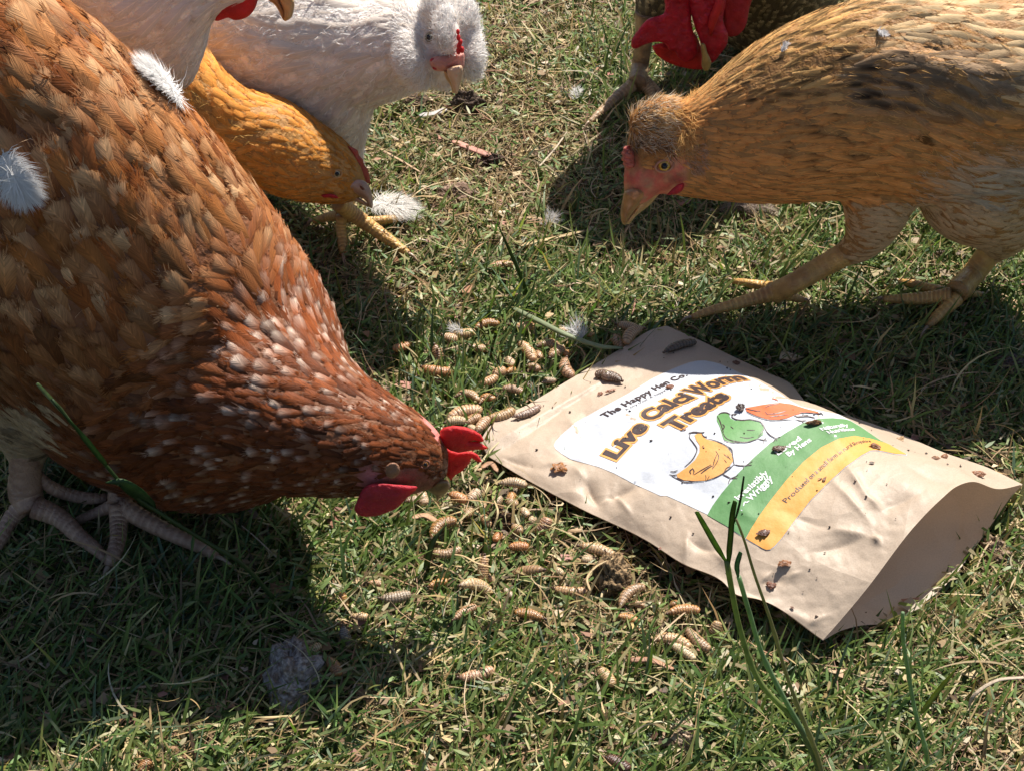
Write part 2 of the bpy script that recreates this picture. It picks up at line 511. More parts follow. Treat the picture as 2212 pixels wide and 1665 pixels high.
FRONT = coons(Z3(e_AB), Z3(e_DC), Z3(e_AD), Z3(e_BC))
S_, T_ = np.meshgrid(np.linspace(0, 1, NS), np.linspace(0, 1, NT), indexing='ij')
bulge = 0.0135 * (np.clip(np.sin(np.pi * np.clip(T_, 0, 1) ** 1.25), 0, 1) ** 1.25) * (np.clip(np.sin(np.pi * np.clip((S_ - .07) / .93, 0, 1) * .80), 0, 1) ** .8)
bulge += 0.010 * np.exp(-((T_ - .80) / .13) ** 2 - ((S_ - .47) / .26) ** 2)
FRONT[..., 2] += bulge
uvf = proj(FRONT.reshape(-1, 3)); fu, fv = uvf[:, 0], uvf[:, 1]
h = np.zeros(len(fu))
CREASES = [  # (from, to, height mm, half width)
    ((1062, 958), (1405, 770), .9, 9), ((1075, 975), (1255, 862), -.8, 8), ((1255, 862), (1440, 792), -.5, 9),
    ((1265, 1035), (1291, 1085), -2.0, 12), ((1291, 1085), (1375, 1045), -1.9, 14), ((1375, 1045), (1410, 1020), -1.0, 18), ((1240, 1010), (1268, 1040), 1.0, 12),
    ((1291, 1085), (1330, 1075), 1.1, 12), ((1325, 1062), (1362, 1110), .8, 8), ((1085, 985), (1160, 1010), -.9, 12), ((1160, 1010), (1240, 990), .7, 12),
    ((1485, 1165), (1540, 1190), -1.0, 10), ((1485, 1150), (1480, 1210), .8, 8), ((1540, 1190), (1580, 1230), .8, 10),
    ((1640, 1260), (1665, 1235), .9, 8), ((1640, 1258), (1700, 1246), -1.1, 14), ((1700, 1246), (1730, 1235), .6, 7),
    ((1690, 1100), (1800, 1140), -1.0, 30), ((1800, 1140), (1885, 1160), 1.0, 14), ((1885, 1160), (1900, 1172), 1.3, 5), ((1750, 1190), (1885, 1155), -1.0, 22),
    ((1830, 1010), (1870, 1070), .8, 8), ((1870, 1070), (1905, 1100), .9, 7), ((1905, 1100), (1990, 1060), -.8, 14), ((1800, 1040), (1880, 1125), .7, 7), ((1960, 1005), (2060, 1050), -.9, 10), ((2000, 1000), (2160, 1040), .9, 7),
    ((1745, 878), (1560, 820), .9, 26), ((1745, 878), (1840, 990), .8, 22), ((1735, 1355), (1790, 1330), .9, 10), ((1700, 1320), (1750, 1350), .8, 8), ((1620, 1280), (1660, 1300), -1.2, 10),
    ((1225, 900), (1262, 962), 1.0, 14), ((1262, 890), (1300, 960), -1.1, 18), ((1330, 885), (1400, 930), .8, 22), ((1205, 975), (1260, 1000), -.8, 12), ((1400, 1000), (1560, 1080), -.7, 30), ((1560, 1080), (1640, 1130), .6, 18)]
for a, b, amp, w in CREASES:
    d, t = seg_dist(fu, fv, a, b)
    env = np.clip(1.15 - np.abs(t - .5) * 1.6, .25, 1)
    h += amp * 2.6e-3 * np.exp(-d / w) * env
h += 1e-3 * 1.2 * (fbm(fu / 120, fv / 80, 71) - .5) + 1e-3 * .55 * (np.abs(fbm(fu / 34, fv / 26, 77) - .5) * 2 - .3)
edge = np.clip(np.minimum.reduce([S_.ravel() / .02, (1 - S_.ravel()) / .02, T_.ravel() / .03, (1 - T_.ravel()) / .03]), 0, 1)
FRONT.reshape(-1, 3)[:, 2] += h * (.15 + .85 * edge)
BACK = coons(Z3(e_AB), Z3(b_DC), Z3(e_AD), Z3(e_BC))
BACK[..., 2] -= (0.5 + 9.0 * np.sin(np.pi * T_) * np.clip(np.sin(np.pi * S_ * .92), 0, 1) ** .6 * (1 - .72 * S_ ** 3)) * 1e-3
BACK[..., 2] -= .010 * np.sin(np.pi * T_) * (1 - S_ ** 4)
BACK[..., 2] = np.maximum(BACK[..., 2], .0035)

def kraft(name, inside=False):
    m, t, b = new_mat(name)
    base = (.50, .395, .30) if not inside else (.60, .51, .41)
    n1 = noise(t, 35, 4); n2 = noise(t, 1400, 3, .7)
    c = ramp(t, n1, [(.3, tuple(x * .93 for x in base)), (.7, tuple(min(1, x * 1.06) for x in base))])
    c = mix_rgb(t, c, ramp(t, n2, [(.35, (.86, .85, .84)), (.6, (1.03, 1.03, 1.03))]), 1.0, 'MULTIPLY')
    t.links.new(c, b.inputs['Base Color'])
    b.inputs['Roughness'].default_value = .52 if not inside else .45
    b.inputs['Specular IOR Level'].default_value = .45
    vo = N(t, 'ShaderNodeTexVoronoi'); vo.inputs['Scale'].default_value = 42; vo.distance = 'EUCLIDEAN'; vo.feature = 'F1'
    tc = N(t, 'ShaderNodeTexCoord')
    nz = N(t, 'ShaderNodeTexNoise'); nz.inputs['Scale'].default_value = 20
    t.links.new(tc.outputs['Object'], nz.inputs['Vector'])
    t.links.new(mix_rgb(t, tc.outputs['Object'], nz.outputs['Color'], .04), vo.inputs['Vector'])
    hsum = mathn(t, 'ADD', mathn(t, 'MULTIPLY', vo.outputs['Distance'], 2.4), mathn(t, 'MULTIPLY', noise(t, 190, 4, .6), .35))
    hsum = mathn(t, 'ADD', hsum, mathn(t, 'MULTIPLY', n2, .04))
    bump(t, hsum, .24, .0030, b)
    tr = N(t, 'ShaderNodeBsdfTranslucent'); tr.inputs['Color'].default_value = (.68, .50, .36, 1)
    ms = N(t, 'ShaderNodeMixShader'); ms.inputs[0].default_value = .2
    t.links.new(b.outputs[0], ms.inputs[1]); t.links.new(tr.outputs[0], ms.inputs[2])
    t.links.new(ms.outputs[0], t.nodes['Material Output'].inputs['Surface'])
    return m
M_KRAFT, M_KRAFT_IN = kraft('kraft_paper'), kraft('kraft_paper_inside', True)
pouch = empty('pouch', PZ(1600, 1040, 0))
tag(pouch, 'open brown kraft paper treat pouch with white, green and orange label lying on the grass', 'pouch')
f_me = rect_mesh('front_sheet', FRONT, [M_KRAFT], flip=True)
front = link('front_sheet', f_me, pouch)
back = link('back_sheet', rect_mesh('back_sheet', BACK, [M_KRAFT_IN], flip=True), pouch)
FV = [Vector(p) for p in FRONT.reshape(-1, 3)]
_i = np.arange(NS * NT).reshape(NS, NT)
FF = np.stack([_i[:-1, :-1], _i[1:, :-1], _i[1:, 1:], _i[:-1, 1:]], -1).reshape(-1, 4)
FBVH = BVHTree.FromPolygons(FV, [tuple(map(int, f)) for f in FF])
def on_pouch(u, v, lift):
    o = Vector(CAM); d = Vector(ray(u, v)).normalized()
    hit, nrm, i, dist = FBVH.ray_cast(o, d)
    if hit is None:
        hit, nrm, i, dist = FBVH.find_nearest(Vector(PZ(u, v, .02)))
    if nrm.z < 0: nrm = -nrm
    return hit + nrm * lift, nrm

def print_bm(name, bm, lift, mat, parent):
    bmesh.ops.triangulate(bm, faces=bm.faces[:])
    for v in bm.verts:
        p, _ = on_pouch(v.co.x, v.co.y, lift)
        v.co = p
    for f in bm.faces:
        f.normal_update()
        if f.normal.z < 0: f.normal_flip()
        f.smooth = True
    me = bpy.data.meshes.new(name); bm.to_mesh(me); bm.free()
    me.materials.append(mat)
    return link(name, me, parent)
def cl(p): return (1180.9 + p[0] * .20833, 760.4 + p[1] * .20833)      # close-up of the left of the label
def cr(p): return (1440.1 + p[0] * .2474, 835.3 + p[1] * .2474)        # close-up of the right of the label
def ink(name, col, rough=.4):
    m, t, b = new_mat(name)
    n2 = noise(t, 900, 3, .7)
    t.links.new(mix_rgb(t, col, ramp(t, n2, [(.3, (.93, .93, .93)), (.6, (1.02, 1.02, 1.02))]), 1.0, 'MULTIPLY'), b.inputs['Base Color'])
    b.inputs['Roughness'].default_value = rough
    bump(t, mathn(t, 'ADD', noise(t, 120, 4, .5), mathn(t, 'MULTIPLY', n2, .08)), .3, .0016, b)
    return m
I_WHITE = ink('label_white', (.47, .49, .53), .55)
I_GREEN = ink('label_green', (.085, .21, .07), .6)
I_ORANGE = ink('label_orange', (.60, .27, .045), .6)
I_DARK = ink('print_dark_brown', (.045, .027, .025), .45)
I_RED = ink('print_vermilion', (.66, .12, .03), .7)
I_OCHRE = ink('print_ochre', (.62, .29, .075), .6)
I_LGREEN = ink('print_leaf_green', (.11, .26, .085), .6)
I_TEXTW = ink('print_white', (.62, .64, .62), .4)

white = [cl(p) for p in [(75, 970), (90, 930), (150, 860), (300, 730), (550, 590), (830, 440), (1100, 275), (1300, 180), (1400, 140), (1480, 112), (1560, 95), (1640, 92), (1740, 112), (1800, 128), (1900, 172), (2050, 240), (2212, 312)]] \
      + [cr(p) for p in [(1000, 66), (1060, 112), (1170, 172), (1310, 203), (1500, 240), (1600, 292), (1700, 352), (1870, 472), (1980, 528), (2100, 590), (2096, 600), (1990, 590), (1900, 570), (1830, 558), (1780, 562), (1700, 605), (1560, 705), (1400, 852), (1250, 1003), (1110, 1182), (1010, 1320), (945, 1395), (905, 1425), (870, 1428), (835, 1412), (690, 1330), (520, 1215), (350, 1112), (180, 1030), (0, 950)]] \
      + [cl(p) for p in [(1180, 1488), (900, 1362), (700, 1255), (540, 1190), (380, 1145), (250, 1110), (150, 1050), (90, 1000)]]
top_g = [(355, 1120), (400, 1040), (480, 930), (620, 760), (760, 620), (900, 495), (1060, 390), (1200, 312), (1330, 278), (1450, 275), (1560, 285), (1602, 298)]
low_g = [(1945, 506), (1920, 497), (1780, 455), (1640, 430), (1500, 455), (1350, 530), (1200, 650), (1050, 810), (900, 1000), (800, 1140), (740, 1235), (688, 1322)]
green = [cr(p) for p in top_g + [(1700, 356), (1800, 425), (1866, 470)] + low_g + [(520, 1213)]]
outer = [(2092, 593), (1990, 586), (1900, 566), (1830, 554), (1780, 557), (1700, 600), (1560, 700), (1400, 847), (1250, 998), (1110, 1177), (1010, 1315), (942, 1390), (903, 1420), (870, 1423), (836, 1408), (692, 1324)]
orange = [cr(p) for p in [(1985, 532), (2092, 590)] + outer + low_g[::-1][1:]]
label = print_bm('label', poly_bm(white, 9), .00018, I_WHITE, pouch)
print_bm('green_band', poly_bm(green, 9), .00030, I_GREEN, label)
print_bm('orange_band', poly_bm(orange, 9), .00036, I_ORANGE, label)

def art_bm(fills, strokes, f):
    out = []
    for poly in fills: out.append(poly_bm([f(p) for p in poly], 9))
    bs = bmesh.new()
    for st in strokes:
        w = st[0] * (f((1, 0))[0] - f((0, 0))[0])
        pts = catmull([f(p) for p in st[1]], max(6, 4 * len(st[1])))
        n = len(pts)
        d = np.gradient(pts, axis=0); d /= np.linalg.norm(d, axis=1)[:, None] + 1e-9
        nr = np.stack([-d[:, 1], d[:, 0]], -1)
        prof = .5 + .7 * np.sin(np.pi * np.linspace(.05, .95, n)) + RNG.uniform(-.15, .15, n)
        l = [bs.verts.new((*(pts[i] + nr[i] * w * .5 * prof[i]), 0)) for i in range(n)]
        r = [bs.verts.new((*(pts[i] - nr[i] * w * .5 * prof[i]), 0)) for i in range(n)]
        for i in range(n - 1): bs.faces.new((l[i], l[i + 1], r[i + 1], r[i]))
    return out, bs
def art(name, fill, strokes, f, mat):
    fl, bs = art_bm([fill], strokes, f)
    o = print_bm(name, fl[0], .00042, mat, label)
    o['label'] = {'print_ochre': 'printed ochre hen drawing', 'print_leaf_green': 'printed green hen drawing', 'print_vermilion': 'printed orange-red pecking hen drawing'}[mat.name]
    return bs
b1 = art('printed_hen', [(245, 425), (270, 412), (308, 412), (325, 440), (345, 458), (430, 482), (520, 522), (565, 580), (580, 650), (530, 720), (470, 770), (350, 818), (240, 822), (150, 815), (95, 790), (90, 765), (170, 710), (250, 640), (290, 570), (290, 510), (262, 470)],
    [(7, [(160, 700), (215, 650), (255, 590), (268, 550), (235, 490), (202, 440), (215, 400)]), (10, [(195, 408), (240, 400), (300, 405), (333, 400)]), (9, [(310, 415), (330, 440), (355, 440)]),
     (7, [(345, 455), (420, 472), (520, 515), (565, 545), (580, 620), (590, 680)]), (5, [(480, 490), (540, 540), (575, 590)]), (7, [(590, 680), (540, 725), (490, 760), (420, 795), (340, 822)]), (6, [(330, 825), (250, 828), (160, 838)]),
     (7, [(25, 768), (60, 775), (92, 770)]), (7, [(45, 785), (90, 800), (130, 812)]), (6, [(35, 740), (70, 742), (100, 728)]), (8, [(90, 805), (130, 818), (180, 822)]), (8, [(140, 838), (200, 832), (230, 824)]),
     (8, [(590, 682), (640, 690), (700, 692)]), (6, [(690, 690), (720, 670), (750, 652)]), (6, [(690, 690), (745, 684)]), (6, [(672, 692), (670, 722)]),
     (9, [(490, 765), (530, 785), (560, 800)]), (6, [(560, 800), (590, 790), (625, 770)]), (6, [(560, 800), (620, 800)]), (7, [(560, 800), (545, 825), (540, 845)]), (6, [(500, 765), (520, 715), (560, 695)]),
     (6, [(430, 560), (455, 610), (440, 660), (400, 720)]), (6, [(400, 720), (420, 640), (440, 590)]), (9, [(400, 690), (350, 720), (300, 760)]), (7, [(390, 680), (330, 715), (280, 745), (240, 770)]), (9, [(230, 715), (205, 740), (215, 765)]), (8, [(225, 710), (240, 735), (232, 770)]),
     (5, [(340, 820), (345, 790), (340, 770)]), (5, [(355, 812), (375, 780)]), (5, [(500, 590), (540, 625)]), (5, [(505, 640), (525, 665)]), (5, [(530, 600), (560, 640)]), (5, [(310, 530), (325, 515)])], cr, I_OCHRE)
b2 = art('printed_hen', [(440, 255), (470, 238), (520, 235), (545, 245), (560, 278), (600, 298), (720, 292), (810, 312), (850, 360), (840, 420), (780, 462), (680, 485), (560, 485), (500, 465), (480, 400), (465, 350), (440, 300)],
    [(9, [(455, 245), (480, 232), (530, 232), (560, 245)]), (8, [(565, 250), (590, 240), (570, 262), (590, 280), (640, 293), (740, 290), (820, 308), (855, 345)]), (9, [(445, 260), (470, 310), (485, 360), (500, 400)]), (8, [(480, 380), (520, 450), (600, 478), (700, 485), (790, 460)]),
     (10, [(490, 330), (505, 350), (495, 375)]), (6, [(560, 350), (585, 370)]), (6, [(640, 440), (700, 450), (760, 440)]), (5, [(700, 380), (770, 382)]), (7, [(830, 320), (850, 360), (830, 400), (800, 440)]),
     (8, [(850, 345), (880, 400), (930, 440), (965, 455)]), (5, [(960, 450), (995, 437)]), (5, [(960, 450), (965, 475)]), (6, [(955, 450), (930, 485)]), (7, [(790, 455), (830, 465), (880, 470)]), (5, [(850, 465), (870, 450)]), (5, [(850, 468), (845, 500)]), (5, [(500, 470), (560, 488), (640, 488)])], cr, I_LGREEN)
b3 = art('printed_hen', [(690, 188), (760, 175), (850, 158), (980, 140), (1090, 155), (1200, 190), (1320, 222), (1330, 238), (1270, 228), (1200, 228), (1120, 248), (1050, 275), (980, 288), (880, 284), (780, 252), (700, 215)],
    [(26, [(622, 182), (640, 195), (672, 200)]), (16, [(630, 150), (638, 178)]), (7, [(690, 192), (760, 210), (820, 215)]), (6, [(700, 225), (780, 260), (900, 292), (1020, 292), (1110, 285)]), (6, [(860, 185), (900, 165), (980, 148)]),
     (7, [(880, 240), (960, 235), (1040, 215)]), (7, [(900, 265), (970, 255), (1060, 245)]), (6, [(860, 220), (880, 245)]), (10, [(1110, 250), (1150, 265), (1200, 255), (1240, 250)]), (7, [(1150, 268), (1240, 262), (1300, 275)]), (6, [(1120, 285), (1180, 300), (1220, 295)]), (6, [(1180, 300), (1195, 318)]),
     (7, [(1290, 235), (1350, 240)]), (6, [(1340, 225), (1365, 255)]), (6, [(1160, 230), (1240, 230), (1320, 238)]), (4, [(1180, 250), (1200, 235)])], cr, I_RED)
for b, nm in ((b1, 'ochre'), (b2, 'green'), (b3, 'vermilion')):
    o = print_bm('drawing_outline', b, .00054, I_DARK, label)
bs = art_bm([], [(9, [(670, 1045), (685, 1010), (700, 1012), (722, 998)])], cr)[1]
print_bm('flourish', bs, .00054, I_TEXTW, label)
bs = art_bm([], [(6, [(918, 105), (945, 112), (978, 124)])], cr)[1]
print_bm('flourish', bs, .00054, I_RED, label)

def text_on(name, body, keys, f, lift, mat, offset=0.0, spacing=1.0):
    """keys: (fraction, baseline point, cap-top point); the words are warped along them and laid on the pouch"""
    cu = bpy.data.curves.new('tmp', 'FONT')
    cu.body = body; cu.size = 1; cu.offset = offset; cu.resolution_u = 3; cu.space_character = spacing
    ob = bpy.data.objects.new('tmp', cu); COL.objects.link(ob)
    dg = bpy.context.evaluated_depsgraph_get(); dg.update()
    me = bpy.data.meshes.new_from_object(ob.evaluated_get(dg))
    bm = bmesh.new(); bm.from_mesh(me)
    bpy.data.objects.remove(ob); bpy.data.curves.remove(cu); bpy.data.meshes.remove(me)
    xs = [v.co.x for v in bm.verts]
    x0, x1 = min(xs), max(xs)
    if offset > .03: x0 += offset; x1 -= offset
    H = .70
    bmesh.ops.triangulate(bm, faces=bm.faces[:])
    grid_cut(bm, .35)
    fr = [k[0] for k in keys]; bp = np.array([f(k[1]) for k in keys]); tp = np.array([f(k[2]) for k in keys])
    def along(q, arr):
        if q < 0: return arr[0] + (arr[1] - arr[0]) * (q / (fr[1] - fr[0]))
        if q > 1: return arr[-1] + (arr[-1] - arr[-2]) * ((q - 1) / (fr[-1] - fr[-2]))
        return np.array([np.interp(q, fr, arr[:, 0]), np.interp(q, fr, arr[:, 1])])
    for v in bm.verts:
        q = (v.co.x - x0) / (x1 - x0); hh = v.co.y / H
        b_, t_ = along(q, bp), along(q, tp)
        p = b_ + (t_ - b_) * hh
        v.co = (p[0], p[1], 0)
    return print_bm(name, bm, lift, mat, label)
BIG = [('Live', [(0, (728, 1108), (590, 1052)), (.5, (890, 935), (752, 868)), (1, (1050, 785), (912, 712))]),
       ('Calci', [(0, (1085, 720), (945, 650)), (.5, (1290, 590), (1150, 530)), (1, (1530, 480), (1378, 425))]),
       ('Worm', [(0, (1572, 458), (1412, 400)), (.5, (1775, 362), (1630, 300)), (.75, (1905, 315), (1785, 250)), (1, (2075, 295), (1965, 238))]),
       ('Treats', [(0, (1345, 822), (1190, 748)), (.5, (1640, 630), (1490, 560)), (1, (1900, 475), (1755, 410))])]
for wd, keys in BIG:
    text_on('lettering_outline', wd, keys, cl, .00046, I_OCHRE, offset=.12)
    text_on('lettering', wd, keys, cl, .00060, I_DARK, offset=.045)
text_on('brand_lettering', 'The Happy Hen Co.', [(0, (612, 684), (550, 654)), (.55, (1105, 418), (1050, 388)), (.8, (1295, 318), (1240, 290)), (1, (1468, 248), (1420, 222))], cl, .00050, I_DARK, offset=.03, spacing=1.08)
text_on('strapline', 'A tiny treat. A happy', [(0, (830, 608), (805, 596)), (1, (1240, 405), (1215, 392))], cl, .00050, I_DARK, offset=.0, spacing=1.1)
text_on('band_lettering', 'Irresistibly', [(0, (630, 992), (588, 965)), (1, (893, 762), (852, 722))], cr, .00050, I_TEXTW, offset=.03, spacing=1.02)
text_on('band_lettering', 'Wriggly', [(0, (735, 1003), (690, 970)), (1, (932, 808), (892, 765))], cr, .00050, I_TEXTW, offset=.03, spacing=1.02)
text_on('band_lettering', 'Loved', [(0, (975, 602), (940, 572)), (1, (1182, 462), (1150, 432))], cr, .00050, I_TEXTW, offset=.03, spacing=1.02)
text_on('band_lettering', 'By Hens', [(0, (1068, 612), (1035, 582)), (1, (1268, 474), (1236, 444))], cr, .00050, I_TEXTW, offset=.03, spacing=1.02)
text_on('band_lettering', 'Naturally', [(0, (1362, 386), (1330, 362)), (.5, (1470, 362), (1440, 335)), (1, (1590, 350), (1570, 325))], cr, .00050, I_TEXTW, offset=.03)
text_on('band_lettering', 'Nutritious', [(0, (1422, 414), (1392, 390)), (.5, (1530, 392), (1500, 366)), (1, (1645, 384), (1625, 358))], cr, .00050, I_TEXTW, offset=.03)
text_on('origin_lettering', 'Produced on a small farm in rural Shropshire', [(0, (1046, 1015), (1006, 992)), (.13, (1198, 872), (1160, 845)), (.3, (1310, 765), (1275, 735)), (.5, (1450, 640), (1420, 610)), (.72, (1612, 525), (1585, 498)), (.86, (1690, 494), (1668, 470)), (1, (1785, 486), (1770, 466))], cr, .00050, I_DARK, offset=.004)
# ---------------------------------------------------------------- animals: bodies
def sphere_pts(n=10, m=14):
    V = [(0, 0, 1)]
    for i in range(1, n):
        a = math.pi * i / n
        for j in range(m):
            b = 2 * math.pi * j / m
            V.append((math.sin(a) * math.cos(b), math.sin(a) * math.sin(b), math.cos(a)))
    V.append((0, 0, -1))
    F = []
    for j in range(m): F.append((0, 1 + j, 1 + (j + 1) % m))
    for i in range(n - 2):
        for j in range(m):
            a = 1 + i * m + j; b = 1 + i * m + (j + 1) % m
            F.append((a, a + m, b + m, b))
    e = len(V) - 1; k = 1 + (n - 2) * m
    for j in range(m): F.append((e, k + (j + 1) % m, k + j))
    return np.array(V), F
SPV, SPF = sphere_pts()

def chain(keys, n):
    """keys: (u, v, r, Y, [depth squash]) in photo units -> dense list of (centre, radius, squash)"""
    k = np.array([list(x) + [1.0] * (5 - len(x)) for x in keys], float)
    W = np.array([PY(a[0], a[1], a[3]) for a in k])
    Rr = np.array([a[2] * px(w) for a, w in zip(k, W)])
    q = catmull(np.c_[W, Rr, k[:, 4]], n) if len(k) > 2 else polyline(np.c_[W, Rr, k[:, 4]], n)
    return q

def blob_body(name, chains, voxel, smooth_it, mat, parent, colfn=None):
    Vs, Fs, c = [], [], 0
    for q in chains:
        for row in q:
            p, r, sq = row[:3], row[3], row[4]
            V = SPV * r
            # squash along the view-depth horizontal axis
            V = V * np.array([1, sq, 1]) + p
            Vs.append(V); Fs += [tuple(i + c for i in f) for f in SPF]; c += len(V)
    me = bpy.data.meshes.new('tmp'); me.from_pydata(np.concatenate(Vs).tolist(), [], Fs)
    ob = bpy.data.objects.new('tmp', me); COL.objects.link(ob)
    m = ob.modifiers.new('r', 'REMESH'); m.mode = 'VOXEL'; m.voxel_size = voxel
    m = ob.modifiers.new('s', 'SMOOTH'); m.factor = .5; m.iterations = smooth_it
    dg = bpy.context.evaluated_depsgraph_get(); dg.update()
    me2 = bpy.data.meshes.new_from_object(ob.evaluated_get(dg))
    bpy.data.objects.remove(ob); bpy.data.meshes.remove(me)
    me2.name = name
    n = len(me2.vertices)
    co = np.empty(n * 3, np.float32); me2.vertices.foreach_get('co', co); co = co.reshape(-1, 3)
    me2.materials.clear(); me2.materials.append(mat)
    me2.polygons.foreach_set('use_smooth', np.ones(len(me2.polygons), bool))
    if colfn is not None:
        ca = me2.color_attributes.new('Col', 'FLOAT_COLOR', 'POINT')
        c4 = np.ones((n, 4), np.float32); c4[:, :3] = colfn(co)
        ca.data.foreach_set('color', c4.ravel())
    o = link(name, me2, parent)
    F = [tuple(p.vertices) for p in me2.polygons]
    return o, co, F

class Skin:
    def __init__(self, co, F, spine):
        self.co, self.F = co, F
        self.bvh = BVHTree.FromPolygons([Vector(map(float, p)) for p in co], F)
        self.spine = np.asarray(spine)[:, :3]          # head -> tail
        tg = np.gradient(self.spine, axis=0)
        self.tg = tg / (np.linalg.norm(tg, axis=1)[:, None] + 1e-9)
        Fq = np.array([f if len(f) == 4 else (*f, f[2]) for f in F])
        a, b, c, d = (co[Fq[:, i]] for i in range(4))
        nr = np.cross(c - a, d - b); ar = np.linalg.norm(nr, axis=1)
        self.fn = nr / (ar[:, None] + 1e-12); self.ar = ar * .5
        self.q = (a, b, c, d)
        self.total = self.ar.sum()
    def sample(self, n):
        i = RNG.choice(len(self.ar), n, p=self.ar / self.ar.sum())
        s, t = RNG.random((2, n, 1))
        a, b, c, d = (x[i] for x in self.q)
        P = (a * (1 - s) + b * s) * (1 - t) + (d * (1 - s) + c * s) * t
        return P, self.fn[i]
    def flow(self, P, Nn, jitter=0.0):
        d2 = ((P[:, None, :] - self.spine[None]) ** 2).sum(-1)
        T = self.tg[d2.argmin(1)]
        T = T + np.array([0, 0, -.25])
        T = T - (T * Nn).sum(1)[:, None] * Nn
        T /= np.linalg.norm(T, axis=1)[:, None] + 1e-9
        if jitter:
            a = RNG.normal(0, jitter, len(P))[:, None]
            S = np.cross(Nn, T)
            T = T * np.cos(a) + S * np.sin(a)
        return T

def thin(P, spacing):
    """poisson-like thinning; spacing per point"""
    keep = []; grid = {}
    for i in RNG.permutation(len(P)):
        s = spacing[i]; c = .004
        key = tuple((P[i] / c).astype(int)); r = int(s / c) + 1
        ok = True
        for a in range(-r, r + 1):
            for b in range(-r, r + 1):
                for e in range(-r, r + 1):
                    for j in grid.get((key[0] + a, key[1] + b, key[2] + e), ()):
                        if ((P[i] - P[j]) ** 2).sum() < s * s: ok = False; break
                    if not ok: break
                if not ok: break
            if not ok: break
        if ok:
            grid.setdefault(key, []).append(i); keep.append(i)
    return np.array(keep, int)

CS = np.array([-1, -.55, 0, .55, 1.0])
ROWS = np.array([0, .22, .45, .66, .84, 1.0])
def feather_geo(skin, P, T, L, Wd, lift, h0):
    """vertex grid (6 x 5) of one feather laid along the skin"""
    G = np.zeros((6, 5, 3))
    jag = RNG.uniform(-.05, .04, 5); jag[0] -= .10; jag[4] -= .10
    prof = [.35, .74, .96, 1.04, .98, .66]
    Tv = T
    bend = RNG.normal(0, .10)
    pos = P.copy()
    for r in range(6):
        s = ROWS[r]
        hit = skin.bvh.find_nearest(Vector(pos))
        q = np.array(hit[0]); nv = np.array(hit[1])
        Tv = Tv - np.dot(Tv, nv) * nv; Tv /= np.linalg.norm(Tv) + 1e-9
        side = np.cross(nv, Tv)
        c = q + nv * (h0 + lift * s ** 1.3)
        w = Wd * .5 * prof[r]
        G[r] = c + side * (CS * w)[:, None] - nv * (CS ** 2 * w * .30)[:, None] + nv * (np.abs(CS) < .1)[:, None] * (Wd * .02)
        if r == 5: G[r] += Tv * (jag * L)[:, None]
        if r == 4: G[r] += Tv * (jag * L * .25)[:, None]
        if r < 5:
            Tv = Tv + side * bend * .25
            pos = q + Tv * (ROWS[r + 1] - s) * L
    return G
_id = np.arange(30).reshape(6, 5)
FQ = np.stack([_id[:-1, :-1], _id[:-1, 1:], _id[1:, 1:], _id[1:, :-1]], -1).reshape(-1, 4)
FUV = np.stack(np.meshgrid(ROWS, CS, indexing='ij')[::-1], -1).reshape(-1, 2) * np.array([.5, 1]) + np.array([.5, 0])

